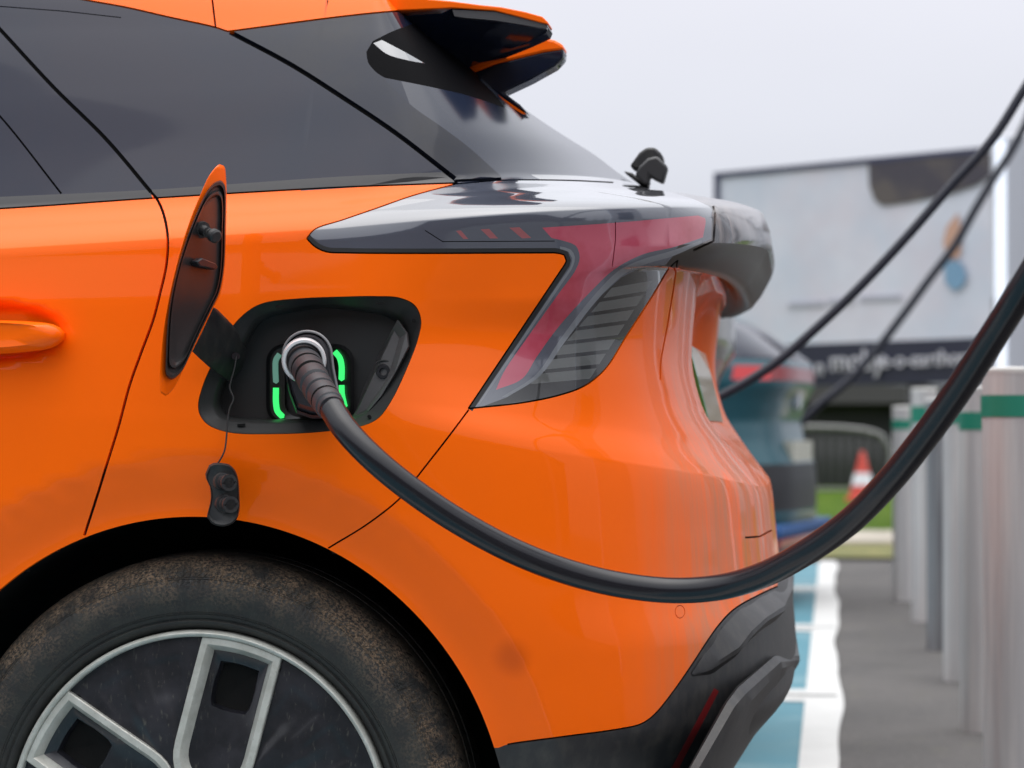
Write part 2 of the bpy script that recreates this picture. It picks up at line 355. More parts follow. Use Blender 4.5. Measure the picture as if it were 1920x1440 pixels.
P_('light_bar', sdense((1.40, 13.05), (2, 13.05)) + sdense((2, 20.25), (1.36, 20.2), (1.36, 19)))
P_('tail_lamp', lamp_top + dense([(1150, 342), (1200, 350), (1250, 359), (1300, 373), (1326, 385)], 8) + path([(1327, 385), (1335, 392)], [(1335, 392), (1334, 448)], [(1334, 448), (1310, 459), (1274, 487)], closed=False) + list(reversed(lamp_low)) + list(reversed(lamp_notch)))
P_('side_reflector', []) if False else None
P_('lower_cladding', clad + [('s', 2.0, 5.15), ('s', 2.0, 0), ('s', .7, 0), ('s', .72, 2.5)])
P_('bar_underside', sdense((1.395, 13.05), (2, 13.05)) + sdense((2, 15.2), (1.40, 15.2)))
# lamp detail
P_('side_reflector', dense([(1339, 1290), (1348, 1296), (1268, 1450), (1254, 1450)], 8, True))
def off(pl, d):                    # push a polyline sideways in the photo plane
    P = np.array(pl); T = np.gradient(P, axis=0); T /= np.linalg.norm(T, axis=1, keepdims=True) + 1e-9
    return [tuple(p) for p in (P + np.stack([-T[:, 1], T[:, 0]], -1) * d)]
P_('lamp_trim', lamp_notch + list(reversed(off(lamp_notch, -9))))
P_('lamp_dark', [(1030, 745)] + path([(1000, 750), (1048, 741), (1097, 723), (1135, 692), (1173, 633), (1222, 557), (1257, 500)], closed=False) + dense([(1257, 500), (1240, 497), (1200, 503), (1165, 520), (1120, 560), (1060, 640), (1000, 710), (950, 745), (905, 762)], 8))
RLP = path([(1017, 427), (1150, 418), (1309, 404)], [(1309, 404), (1322, 409), (1318, 445)], [(1318, 445), (1264, 463), (1205, 477), (1152, 505), (1111, 543), (1048, 612), (1007, 668), (979, 710), (930, 731)], [(930, 731), (944, 699), (986, 637), (1048, 550), (1080, 505), (1087, 482), (1080, 461), (1062, 453), (1034, 446)])
P_('red_lens', RLP)
for q in ([(855, 433), (864, 432), (878, 448), (869, 448)], [(901, 430), (917, 429), (934, 447), (919, 447)], [(955, 427), (974, 426), (996, 446), (979, 447)]): P_('lamp_chevron%d' % q[0][0], dense(q, 5, True))
sl_l = lambda t: (1152 + (993 - 1152) * t, 534 + (722 - 534) * t)
sl_r = lambda t: (1228 + (1105 - 1228) * t, 520 + (712 - 520) * t)
for i in range(7):
    a, b = i / 7 + .03, (i + .72) / 7 + .03
    P_('lamp_slat%d' % i, dense([sl_l(a), sl_r(a), sl_r(b), sl_l(b)], 6, True))
P_('lamp_guide', path([(952, 744), (1012, 705), (1060, 640), (1122, 560), (1168, 516), (1206, 497), (1262, 480), (1316, 456)], closed=False) + list(reversed(path([(940, 745), (1005, 702), (1052, 634), (1112, 556), (1160, 508), (1200, 488), (1260, 470), (1316, 450)], closed=False))))
P_('lamp_guideb', path([(900, 757), (950, 684), (1052, 534), (1074, 500), (1078, 482), (1070, 468), (1050, 462)], closed=False) + list(reversed(path([(896, 757), (946, 682), (1048, 531), (1070, 499), (1073, 484), (1066, 472), (1050, 467)], closed=False))))
P_('spoiler_shade_paint', path([(687, 97), (690, 117), (707, 137), (722, 146)], [(722, 146), (807, 163), (873, 178), (923, 194), (947, 203)], [(947, 203), (930, 180), (900, 150)], [(900, 150), (870, 90), (850, 40), (846, 20)], [(846, 20), (827, 27), (740, 57), (699, 77)], [(699, 77), (687, 97)]))  # shade under the winglet, painted black on the skin
P_('window_glint', path([(700, 81), (716, 75)], [(716, 75), (760, 98), (797, 119)], [(797, 119), (760, 112), (725, 101), (700, 81)]))  # sky reflection along the glass edge, painted as a paler patch
FUELUV = px2uv(fuel); POLY.append(('_hole', FUELUV))
archuv = []
for a in np.linspace(-math.pi * .1, math.pi * 1.1, 140):
    h = hit((WC[0] + ARCH * math.cos(a), -1, WC[2] + ARCH * math.sin(a)), (0, 1, 0))
    if h: archuv.append(h)
archuv += [(archuv[-1][0], 0), (archuv[0][0], 0)]
POLY.append(('_hole2', archuv))
SEAMS = [(shut, 2.6), (line1, 3.6), (line2, 1.8), (bseam, 1.7), (tgap, 1.5), (clad[2:], 1.6), (roofline, 1.7), (belt, 1.6), (sealL, 4.5), (lamp_top, 1.3), (lamp_notch, 1.5), (lamp_low, 1.6),
 ([(397, -40), (398, 0), (404, 50)], 1.8), (dense([(-60, 8), (0, 12), (120, 21), (227, 33)], 9), .9), (dense([(1337, 386), (1341, 400), (1338, 452), (1300, 470)], 8), 2.2), (dense([(853, 339), (940, 335)], 8), 2.6),
 (dense([(1397, 1008), (1425, 1006), (1447, 994)], 6), 1.8), (dense([(1154, 416), (1154, 450), (1148, 500)], 8), 1.0),
 (path([(797, 432), (830, 453)], [(830, 453), (1040, 452)], closed=False), .8),
 (spline([(1275 + 9 * math.cos(a), 1147 + 12 * math.sin(a)) for a in np.linspace(0, 2 * math.pi, 13)], step=3), .7)]
for pl, hw in SEAMS:
    pl = dense(pl, 9); A = px2uv(off(pl, hw)); B = px2uv(off(pl, -hw)); POLY.append(('_gap', A + B[::-1]))
0 and POLY.append(('_gap', px2uv([]) + [(u, v) for (_, u, k_) in sdense((1.40, 9.25), (1.6, 9.2), (2, 9.4)) for v in [float(np.interp(k_, range(K), TK))]] + [(u, v - .004) for (_, u, k_) in reversed(sdense((1.40, 9.25), (1.6, 9.2), (2, 9.4))) for v in [float(np.interp(k_, range(K), TK))]]))
# ---- triangulate the skin with every outline as a constraint
SU = 1.28
gu = np.concatenate([np.linspace(0, .45, 12)[:-1], np.linspace(.45, 1, 80), np.linspace(1, 2, 84)[1:]])
gv = np.unique(np.round(np.concatenate([np.linspace(TK[i], TK[i+1], max(3, int((TK[i+1] - TK[i]) / .012) + 1)) for i in range(K-1)]), 6))
V2 = [Vector((u * SU, v)) for v in gv for u in gu]; E2 = []
for name, pl in POLY:
    k = len(V2); V2 += [Vector((min(max(p[0], 0), 2) * SU, min(max(p[1], 0), VM))) for p in pl]; n = len(pl); E2 += [(k + i, k + (i + 1) % n) for i in range(n)]
ov, oe, of, *_r = delaunay_2d_cdt(V2, E2, [], 0, 2e-5)
OV = np.array([(p[0] / SU, p[1]) for p in ov]); OF = np.array([f for f in of if len(f) == 3])
CE = OV[OF].mean(1)
def inside(poly, P):
    x, y = P[:, 0], P[:, 1]; c = np.zeros(len(P), bool); Q = np.array(poly); m = (x >= Q[:, 0].min()) & (x <= Q[:, 0].max()) & (y >= Q[:, 1].min()) & (y <= Q[:, 1].max())
    xs, ys = x[m], y[m]; cc = np.zeros(m.sum(), bool); j = len(Q) - 1
    for i in range(len(Q)):
        xi, yi, xj, yj = *Q[i], *Q[j]
        if yi != yj: cc ^= ((yi > ys) != (yj > ys)) & (xs < (xj - xi) * (ys - yi) / (yj - yi) + xi)
        j = i
    c[m] = cc; return c
names = ['quarter_panel']; owner = np.zeros(len(OF), int); owner_far = None
for name, pl in POLY:
    if name not in names: names.append(name)
    ins = inside(pl, CE)
    if name == '_hole': owner_far = owner.copy(); holes = ins; owner[ins] = names.index(name); continue
    owner[ins] = names.index(name)
    if owner_far is not None and name in ('_gap', '_hole2'): owner_far[ins] = names.index(name)
P3 = S(OV[:, 0], OV[:, 1]); N3 = Sn(OV[:, 0], OV[:, 1])
cut = P3[OF].mean(1)[:, 0] < -1.75
def sub(ow, nm):
    F = OF[(ow == names.index(nm)) & ~cut]
    if nm == 'quarter_panel':      # keep the connected panel, drop loose slivers at the rims
        par = {}
        def fd(a):
            while par.setdefault(a, a) != a: par[a] = par[par[a]]; a = par[a]
            return a
        for a, b, c in F.tolist(): par[fd(a)] = fd(b); par[fd(b)] = fd(c)
        rt = np.array([fd(a) for a in F[:, 0].tolist()]); vals, cnt = np.unique(rt, return_counts=True)
        for v_, n_c in zip(vals, cnt):
            if n_c < cnt.max(): print('sliver', n_c, P3[F[rt == v_]].reshape(-1, 3).mean(0))
        F = F[rt == vals[cnt.argmax()]]
    used, inv = np.unique(F.ravel(), return_inverse=True); F = inv.reshape(-1, 3); P = P3[used]; N = N3[used]
    # flange folded inwards along the open edges
    ed = {}
    for a, b, c in F.tolist():
        for e_ in ((a, b), (b, c), (c, a)): ed[e_] = 1
    be = [e_ for e_ in ed if (e_[1], e_[0]) not in ed]; bv = sorted({i for e_ in be for i in e_}); mp_ = {v: i for i, v in enumerate(bv)}
    fl = P[bv] - N[bv] * .009; n0 = len(P); top = P[bv]
    Pf = np.concatenate([top, fl]); Ff = [(mp_[b], mp_[a], mp_[a] + len(bv), mp_[b] + len(bv)) for a, b in be]
    Nf = np.zeros_like(Pf); 
    for q in Ff:
        nn = np.cross(Pf[q[1]] - Pf[q[0]], Pf[q[3]] - Pf[q[0]]); L = np.linalg.norm(nn)
        if L > 0:
            for i in q: Nf[i] += nn / L
    Nf /= np.maximum(np.linalg.norm(Nf, axis=1, keepdims=True), 1e-9)
    return P, N, F.tolist(), Pf, Nf, Ff
MIR = np.array((1, -1, 1.0))
def skin(nm, m, parent, both=False, far=False, ow=None, name=None):
    P, N, F, Pf, Nf, Ff = sub(owner if ow is None else ow, nm)
    if far or both:
        Pm = P * MIR + (0, 2 * YC, 0); Pfm = Pf * MIR + (0, 2 * YC, 0)
    VS, NS, FS = [], [], []
    def put(p, n_, f, flip):
        k = sum(len(a) for a in VS); VS.append(p); NS.append(n_); FS.extend([tuple(i + k for i in (g[::-1] if flip else g)) for g in f])
    if not far: put(P, N, F, False); put(Pf, Nf, Ff, False)
    if far or both: put(Pm, N * MIR, F, True); put(Pfm, Nf * MIR, Ff, True)
    return mesh(name or nm, np.concatenate(VS), FS, m, parent, True, np.concatenate(NS))
car = thing('orange_car', 'bright orange hatchback seen from its rear flank, charge port flap open and plugged in', 'car', (WC[0], YC, 0))
skin('roof', ORANGE, car, both=True)
qp = skin('quarter_panel', ORANGE, car); skin('quarter_panel', ORANGE, car, far=True, ow=owner_far)
bump_ = skin('rear_bumper', ORANGE, car, both=True); gate = skin('tailgate', ORANGE, car, both=True); clo = skin('lower_cladding', PLASTIC, car, both=True)
REFL = mat('reflector_dull_red', (.16, .012, .014), .3, coat=.6)
skin('light_bar', BAR, gate, both=True); skin('bar_underside', BARU, gate, both=True); skin('rear_glass', GLASSR, gate, both=True, name='rear_window')
for far in (False, True):
    kw = dict(far=far)
    door = skin('rear_door', ORANGE, car, **kw)
    skin('side_glass', GLASS, car, name='side_window', **kw); skin('window_trim', TRIMB, car, **kw); skin('door_pillar_panel', GLOSS, car, name='rear_pillar_panel', **kw)
    skin('spoiler_shade_paint', mat('painted_shade_black', (.003, .003, .004), .6, spec=.04), car, **kw); skin('window_glint', mat('painted_glint', (.10, .11, .13), .05, 0, 1, .02, 1.0), car, name='painted_window_glint', **kw)  # winglet shade and sky glint, both put into the colour
    lamp = skin('tail_lamp', LAMPH, car, **kw)
    skin('lamp_trim', SEAL, lamp, **kw); skin('lamp_dark', LAMPD, lamp, name='lamp_housing', **kw); skin('red_lens', RED, lamp, **kw)
    [skin(n_, REDD, lamp, name='chevron_mark', **kw) for n_ in names if n_.startswith('lamp_chev')]; [skin(n_, SLAT, lamp, name='reverse_light_slat', **kw) for n_ in names if n_.startswith('lamp_slat')]; skin('lamp_guide', LAMPG, lamp, name='light_guide', **kw); skin('lamp_guideb', LAMPG, lamp, name='light_guide', **kw); skin('side_reflector', REFL, clo, **kw)
    if not far: near_door = door
# inner dark shell behind every gap
cu = np.linspace(0, 2, 130); cv = np.linspace(0, VM, 110); a_, b_ = np.meshgrid(cu, cv); a_, b_ = a_.ravel(), b_.ravel(); Pi = S(a_, b_) - Sn(a_, b_) * .008
fo = []
fx = np.array(fuel); fxc = np.array([uy(*p, .03) for p in fuel]); FX0, FX1, FZ0, FZ1 = fxc[:, 0].min(), fxc[:, 0].max(), fxc[:, 2].min(), fxc[:, 2].max()
for j in range(109):
    for i in range(129):
        q = (j * 130 + i, j * 130 + i + 1, (j + 1) * 130 + i + 1, (j + 1) * 130 + i); c = Pi[list(q)].mean(0)
        if c[1] < .3 and math.hypot(c[0] - WC[0], c[2] - WC[2]) < ARCH + .012 and c[2] < WC[2] + ARCH: continue
        if c[1] < .2 and inside(FUELUV, np.array([[a_[list(q)].mean(), b_[list(q)].mean()]]))[0]: continue
        if c[1] < .2 and FX0 - .012 < c[0] < FX1 + .012 and FZ0 - .012 < c[2] < FZ1 + .012: continue
        if c[0] < -1.75: continue
        fo.append(q)
vs = np.concatenate([Pi, Pi * MIR + (0, 2 * YC, 0)]); mesh('inner_shell', vs, fo + [tuple(i + len(Pi) for i in f[::-1]) for f in fo], DARK, car)
print('S rays missed:', len(MISS), MISS[:12], 'tris', len(OF))
# ================================================================== ORANGE CAR: added pieces
def hitp(px, py, off_=0.0):        # point on the skin, lifted off it
    h = hit(CO, ray(px, py))
    if h is None: return uy(px, py, .05)
    u, v = np.array([h[0]]), np.array([h[1]]); return S(u, v)[0] + Sn(u, v)[0] * off_
def pxprism(mb, pts, Y, dY, mi=0):
    P = [uy(p[0], p[1], Y if len(p) < 3 else p[2]) for p in pts]; mb.prism(P, (0, dY, 0), mi)
def bevel(o, w_=.002, seg=2):
    b = o.modifiers.new('bevel', 'BEVEL'); b.width = w_; b.segments = seg; b.limit_method = 'ANGLE'; b.angle_limit = R(35); o.data.shade_smooth(); o.data.set_sharp_from_angle(angle=R(40)); return o
def mirror_obj(o, parent):
    me = o.data.copy(); n = len(me.vertices); c = np.empty(n * 3); me.vertices.foreach_get('co', c); c = c.reshape(-1, 3); c[:, 1] = 2 * YC - c[:, 1]
    me.vertices.foreach_set('co', c.ravel()); me.flip_normals(); q = o.copy(); q.data = me; link(q); q.parent = parent; q.matrix_parent_inverse = o.matrix_parent_inverse.copy(); return q
# spoiler winglets (near one in view, mirrored on the other side)
mb = MB()
YW = .285
blk = [(740, 30, .30), (827, 25, .285), (848, 16, .285), (927, 20, .285), (975, 31, .285), (1026, 44, .285), (1028, 52, .29), (1024, 62, .31), (985, 80, .36), (940, 98, .40), (900, 110, .42), (862, 127, .43), (872, 148, .43), (830, 150, .43), (780, 130, .40), (740, 100, .36)]
c0_ = [uy(*p) for p in blk]; mb.rings([[p for p in c0_], [p + (0, .05, 0) for p in c0_]]); 
for i_, (a_i, b_i) in enumerate(((0, 15), (1, 14), (2, 13), (3, 11), (4, 9), (5, 8))):
    pass
mb.add(c0_, [(0, 1, 14, 15), (1, 2, 13, 14), (2, 3, 11, 12), (2, 12, 13), (3, 4, 10, 11), (4, 5, 8, 9), (4, 9, 10), (5, 6, 7, 8)]); mb.add([p + (0, .05, 0) for p in c0_], [tuple(range(15, -1, -1))])
mb2 = MB(); mb2.prism([uy(x, y, .284) for x, y in ((848, 18), (927, 22), (985, 35), (1027, 47), (1025, 54), (985, 47), (927, 38), (870, 33), (852, 30))], (0, .012, 0))
wing = mb.build('spoiler_winglet', GLOSS, car, angle=20); mb2.build('winglet_lip', mat('lip_grey', (.07, .07, .075), .3, coat=.5), wing)
mb = MB(); pxprism(mb, [(600, -8), (700, -10), (757, -6), (847, 2), (900, 9), (940, 13), (985, 22), (1017, 31), (1028, 42), (1027, 46), (985, 35), (927, 20), (850, 15), (740, 20), (640, 30), (600, 34)], YW - .004, .05)
wt = bevel(mb.build('winglet_top', ORANGE, wing), .003)
mb = MB(); pxprism(mb, [(862, 132), (925, 100), (1012, 68), (1040, 75), (1055, 83), (1057, 93), (1020, 98), (930, 120), (872, 143)], .45, .05)
wi = bevel(mb.build('winglet_inner_top', ORANGE, wing), .004)
mb = MB(); pxprism(mb, [(872, 142), (930, 119), (1020, 97), (1057, 92), (1055, 108), (1040, 124), (993, 150), (944, 173), (975, 196), (990, 213), (955, 192), (923, 168)], .452, .045)
wb = bevel(mb.build('winglet_inner_fin', GLOSS, wing), .004)
mb = MB(); pxprism(mb, [(866, 138), (874, 141), (930, 175), (987, 214), (980, 214), (922, 178)], .43, .01)
ws = mb.build('winglet_edge', ORANGE, wing)
# high glass wiper
mb = MB(); Yw = .80
pxprism(mb, [(1180, 312), (1198, 286), (1212, 276), (1228, 276), (1241, 288), (1243, 302), (1222, 300), (1203, 312), (1196, 320)], Yw, .05)
wip = bevel(mb.build('rear_wiper', PLASTIC, car), .004)
mb = MB(); pxprism(mb, [(1198, 312), (1215, 296), (1232, 292), (1252, 312), (1243, 344), (1226, 336), (1218, 330), (1217, 348), (1205, 344), (1190, 328)], Yw - .03, .03)
k = bevel(mb.build('wiper_arm', mat('wiper_grey', (.035, .035, .038), .35), wip), .004)
mb = MB(); pxprism(mb, [(1168, 320), (1185, 324), (1218, 348), (1200, 346)], Yw, .04); bevel(mb.build('wiper_foot', PLASTIC, wip), .003)
# lower rear cladding relief: bevelled upper shoulder and jutting diffuser ledge
def strands(rows, nm, m, parent, n=60):
    R_ = []
    for r in rows:
        P = np.array([np.array(p, float) for p in r]); L = np.concatenate([[0], np.cumsum(np.linalg.norm(np.diff(P, axis=0), axis=1))]); L /= L[-1]; t = np.linspace(0, 1, n); R_.append(np.stack([np.interp(t, L, P[:, i]) for i in range(3)], -1))
    mb = MB()
    for sgn in (0, 1):
        rr2 = [[(p[0], p[1] if not sgn else 2 * YC - p[1], p[2]) for p in (r if not sgn else r[::-1])] for r in R_]; mb.rings(rr2, close=False)
    return mb.build(nm, m, parent, angle=24)
def Uy(l): return [uy(x, y, Y_) for x, y, Y_ in l]
strands([Uy([(1272, 1474, .075), (1359, 1316, .19), (1381, 1287, .25), (1450, 1228, .50), (1490, 1225, .92)]),
         Uy([(1275, 1474, .055), (1363, 1317, .165), (1384, 1289, .21), (1452, 1230, .44), (1499, 1229, .92)]),
         Uy([(1290, 1476, .052), (1378, 1324, .165), (1398, 1301, .215), (1464, 1241, .44), (1500, 1238, .92)]),
         Uy([(1300, 1500, .07), (1388, 1338, .19), (1407, 1316, .24), (1468, 1252, .46), (1497, 1246, .92)]),
         Uy([(1300, 1560, .18), (1350, 1476, .30), (1400, 1392, .45), (1462, 1303, .62), (1492, 1254, .92)]),
         Uy([(1270, 1600, .30), (1300, 1560, .45), (1340, 1500, .6), (1400, 1400, .75), (1440, 1330, .92)])], 'diffuser_ledge', PLASTIC, clo)
def Ul(l, lift): return [hitp(x, y, lift) for x, y in l]
strands([Ul([(1296, 1262), (1312, 1237), (1352, 1178), (1384, 1144), (1424, 1121), (1450, 1108)], .001) + [uy(1466, 1096, .92)],
         [hitp(1297, 1264, .001), hitp(1322, 1252, .004)] + Ul([(1366, 1214), (1388, 1186), (1418, 1162), (1452, 1142)], .016) + [uy(1486, 1104, .92)],
         [hitp(1298, 1266, .001), hitp(1325, 1258, .004)] + Ul([(1370, 1220), (1392, 1192), (1420, 1168), (1453, 1150)], .0155) + [uy(1487, 1118, .92)],
         Ul([(1300, 1268), (1335, 1264), (1378, 1232), (1400, 1206), (1426, 1182), (1453, 1165)], .0005) + [uy(1478, 1135, .92)]], 'cladding_shoulder', PLASTIC, clo)
# number plate with green flash on the left edge of a pale plate
PLATE = mat('plate_yellow', (.45, .35, .18), .3, coat=.5); PGREEN = mat('plate_green', (.05, .30, .07), .3, coat=.5)
xp = -.187; pz0, pz1 = .868, .985; slope = .03
def plate_box(mb, y0, y1, t0, t1, mi=0):
    mb.add([(xp - t0 + (z - pz0) / (pz1 - pz0) * -slope, y, z) for y in (y0, y1) for z in (pz0, pz1)] + [(xp + t1 + (z - pz0) / (pz1 - pz0) * -slope, y, z) for y in (y0, y1) for z in (pz0, pz1)], [(0, 1, 3, 2), (4, 6, 7, 5), (0, 4, 5, 1), (2, 3, 7, 6), (0, 2, 6, 4), (1, 5, 7, 3)], mi)
mb = MB(); plate_box(mb, YC - .26, YC + .26, .012, 0); npl = mb.build('number_plate', PLATE, gate)
mb = MB(); plate_box(mb, YC - .262, YC - .222, .011, .0015); mb.build('green_flash', PGREEN, npl)
# door handle
mb = MB(); ho = path([(-190, 606), (-60, 601), (60, 603), (105, 610), (122, 624), (120, 638), (98, 652), (50, 660), (-60, 666), (-190, 664)])[::2]
def ring_px(pts, Y, s, c=(-40, 632)): return [uy(c[0] + (x - c[0]) * s, c[1] + (y - c[1]) * s, Y) for x, y in pts]
mb.rings([ring_px(ho, .018, 1.0), ring_px(ho, -.010, 1.0), ring_px(ho, -.019, .93, (-40, 626)), ring_px(ho, -.026, .74, (-40, 618)), ring_px(ho, -.024, .5, (-40, 610))], cap1=True)
hd = mb.build('door_handle', ORANGE, near_door, angle=50)
# charge port: rim, bowl, socket
pc = np.array(fuel).mean(0); MB_ = MB()
inner = spline([(402, 760), (406, 735), (425, 690), (459, 632), (475, 604), (497, 589), (555, 577), (612, 570), (681, 577), (727, 584), (750, 596), (764, 618), (765, 645), (745, 690), (720, 735), (688, 772), (660, 785), (600, 789), (520, 792), (440, 789), (415, 783)], n=6, closed=True)
def resamp(P, n=150, start=None):
    P = np.array(P + [P[0]], float); L = np.concatenate([[0], np.cumsum(np.linalg.norm(np.diff(P, axis=0), axis=1))])
    s_ = np.linspace(0, L[-1], n, endpoint=False); return np.stack([np.interp(s_, L, P[:, 0]), np.interp(s_, L, P[:, 1])], -1)
def polar(P, c, n=150):            # resample by angle so loops match up
    Q = resamp(P, 1200); a = np.arctan2(Q[:, 1] - c[1], Q[:, 0] - c[0]); r = np.hypot(Q[:, 0] - c[0], Q[:, 1] - c[1]); o = np.argsort(a)
    A = np.linspace(-math.pi, math.pi, n, endpoint=False); rr = np.interp(A, np.concatenate([a[o] - 2*math.pi, a[o], a[o] + 2*math.pi]), np.tile(r[o], 3)); return [(c[0] + q * math.cos(t), c[1] + q * math.sin(t)) for q, t in zip(rr, A)]
c0 = (590, 690); o1 = polar(fuel, c0); i1 = polar(inner, c0)
lerp = lambda A, B, t: [(a[0] + (b[0] - a[0]) * t, a[1] + (b[1] - a[1]) * t) for a, b in zip(A, B)]
ys_ = [hitp(*p)[1] for p in lerp(o1, [c0] * len(o1), -.03)]
def ringY(pts, dy): return [uy(p[0], p[1], y + dy) for p, y in zip(pts, ys_)]
shr = lambda P, s: [(c0[0] + (x - c0[0]) * s, c0[1] + (y - c0[1]) * s) for x, y in P]
mb = MB(); mb.rings([ringY(lerp(o1, i1, -.08), .006), ringY(lerp(o1, i1, .04), .0015), ringY(lerp(o1, i1, .2), .006), ringY(lerp(o1, i1, .85), .016), ringY(i1, .020), ringY(lerp(i1, shr(i1, .9), .4), .034), [uy(*p, .085) for p in shr(i1, .93)]])
rim = mb.build('charge_port_surround', PORT, qp, angle=28)
mb = MB(); mb.add([uy(*p, .084) for p in shr(i1, .96)], [tuple(range(len(i1)))]); mb.build('port_floor', PORT, rim)
mb = MB()                          # sloping side wall on the right
pxprism(mb, [(745, 600, .03), (762, 625, .024), (765, 650, .022), (740, 700, .022), (715, 742, .022), (690, 772, .022), (660, 784, .03), (668, 768, .075), (681, 728, .08), (712, 660, .08)], .03, .012)
sw = mb.build('port_side_wall', mat('port_side', (.085, .082, .084), .5, bump=(500, .15, .0003)), rim)
mb = MB(); c = uy(720, 697, .042)
for r0, r1, y0, y1 in ((.0105, .0085, .0, -.006), (.0085, .005, -.006, -.006), (.005, .004, -.006, .004)):
    mb.rings([[c + np.array((r0 * math.cos(t), y0, r0 * math.sin(t))) for t in np.linspace(0, 2*math.pi, 28, endpoint=False)], [c + np.array((r1 * math.cos(t), y1, r1 * math.sin(t))) for t in np.linspace(0, 2*math.pi, 28, endpoint=False)]])
mb.build('mounting_bolt', TRIMB, sw, angle=30)
mb = MB(); mb.tube([uy(720 + 22 * math.cos(t), 694 + 18 * math.sin(t), .040) for t in np.linspace(-2.3, -.1, 12)], .0012, 6); mb.build('moulded_arc', SEAL, sw)
mb = MB(); pxprism(mb, [(686, 731), (699, 729), (701, 748), (683, 750)], .046, .004); mb.build('latch_hole', DARK, sw)
for p in ((524, 575), (712, 569), (452, 797)): mb = MB(); pxprism(mb, [(p[0] - 7, p[1] - 2), (p[0] + 7, p[1] - 3), (p[0] + 7, p[1] + 1), (p[0] - 7, p[1] + 2)], ys_[0] + .003, .003); mb.build('clip_slot', DARK, rim)
for p in ((775, 601), (692, 781)): mb = MB(); pxprism(mb, [(p[0] + 3.5 * math.cos(t), p[1] + 3.5 * math.sin(t)) for t in np.linspace(0, 6.28, 8, endpoint=False)], hitp(*p)[1] + .006, .003); mb.build('clip_hole', DARK, rim)
def rrect(x0, y0, x1, y1, r, n=6):
    out = []
    for cx, cy, a in ((x1 - r, y0 + r, -90), (x1 - r, y1 - r, 0), (x0 + r, y1 - r, 90), (x0 + r, y0 + r, 180)):
        out += [(cx + r * math.cos(R(a + 90 * i / n)), cy + r * math.sin(R(a + 90 * i / n))) for i in range(n + 1)]
    return out
mb = MB(); A = rrect(499, 645, 664, 795, 34); B = rrect(505, 651, 658, 789, 30); C2 = rrect(534, 664, 632, 782, 26)
mb.rings([[uy(*p, .084) for p in A], [uy(*p, .070) for p in A], [uy(*p, .066) for p in B], [uy(*p, .070) for p in B], [uy(*p, .072) for p in C2], [uy(*p, .105) for p in C2]], cap1=True)
sock = mb.build('charge_socket', mat('socket_black', (.012, .012, .013), .3, coat=.4), rim, angle=30)
GRN = mat('green_led', (.05, .5, .15), .4, emit=(.04, .85, .16), estr=1.0); GRND = mat('dim_led', (.14, .26, .22), .3, emit=(.12, .30, .22), estr=.5)
def strip(pts, hw, m, nm):
    L = np.array(spline(pts, n=5)); T = np.gradient(L, axis=0); T /= np.linalg.norm(T, axis=1, keepdims=True); N = np.stack([-T[:, 1], T[:, 0]], -1)
    q = [tuple(a) for a in L + N * hw] + [tuple(a + T[-1] * hw * .7) for a in L[-1:]] + [tuple(a) for a in (L - N * hw)[::-1]]
    mb = MB(); pxprism(mb, q, .0655, .003); mb.build(nm, m, sock)
strip([(524, 664), (517, 675), (516, 690), (517, 716)], 5.0, GRND, 'light_strip')
strip([(517, 727), (517, 755), (520, 771), (529, 781)], 5.2, GRN, 'light_strip')
strip([(627, 659), (636, 670), (640, 685), (640, 711)], 5.2, GRN, 'light_strip')
strip([(640, 722), (641, 740), (646, 762)], 5.0, GRN, 'light_strip')
# open flap
pA, pB, pC = uy(424, 330, -.045), uy(424, 560, -.045), uy(312, 640, -.20)
fn = np.cross(pB - pA, pC - pA); fn /= np.linalg.norm(fn); fn *= (1 if np.dot(fn, CO - pA) > 0 else -1)
def onflap(px, py, lift=0):
    d = ray(px, py); p0 = pA + fn * lift; return CO + d * (np.dot(p0 - CO, fn) / np.dot(d, fn))
fo_ = spline([(345, 690), (325, 729), (310, 742), (302, 737), (299, 715), (302, 655), (312, 582), (330, 500), (350, 430), (375, 366), (395, 325), (412, 308), (420, 311), (424, 335), (424, 430), (421, 505), (413, 552), (400, 577), (380, 620)], step=5, closed=True)
fi_ = spline([(355, 668), (345, 690), (333, 705), (322, 712), (312, 705), (311, 670), (317, 580), (335, 495), (360, 420), (390, 355), (404, 341), (413, 338), (421, 346), (423, 430), (420, 505), (411, 550), (399, 575), (378, 618)], step=5, closed=True)
cf = (372, 520); sc = lambda P, s: [(cf[0] + (x - cf[0]) * s, cf[1] + (y - cf[1]) * s) for x, y in P]
mb = MB(); mb.rings([[onflap(*p, -.012) for p in sc(fo_, .97)], [onflap(*p, -.006) for p in fo_], [onflap(*p, -.001) for p in fo_], [onflap(*p, .001) for p in sc(fo_, .985)]], cap0=True, cap1=True)
flap = mb.build('charge_port_flap', ORANGE, qp, angle=35)
FIN = mat('flap_inner_plastic', (.022, .021, .022), .38, bump=(500, .2, .0003))
mb = MB(); mb.rings([[onflap(*p, .001) for p in fi_], [onflap(*p, .007) for p in sc(fi_, .985)], [onflap(*p, .007) for p in sc(fi_, .955)], [onflap(*p, .003) for p in sc(fi_, .935)], [onflap(*p, .003) for p in sc(fi_, .90)], [onflap(*p, .007) for p in sc(fi_, .885)], [onflap(*p, .007) for p in sc(fi_, .86)], [onflap(*p, .0035) for p in sc(fi_, .83)]], cap1=True)
fin = mb.build('flap_inner_panel', FIN, flap, angle=30)
mb = MB(); a = onflap(377, 430, .004); ax = np.array((.62, -.50, -.28)); ax = ax / np.linalg.norm(ax); Lp = .034
prof = [(0, .0105), (.12, .0105), (.14, .007), (.35, .0055), (.37, .0068), (.42, .0068), (.44, .0045), (.52, .0045), (.54, .0065), (.6, .0065), (.62, .005), (.74, .005), (.76, .0085), (.94, .0085), (1.0, .0065)]
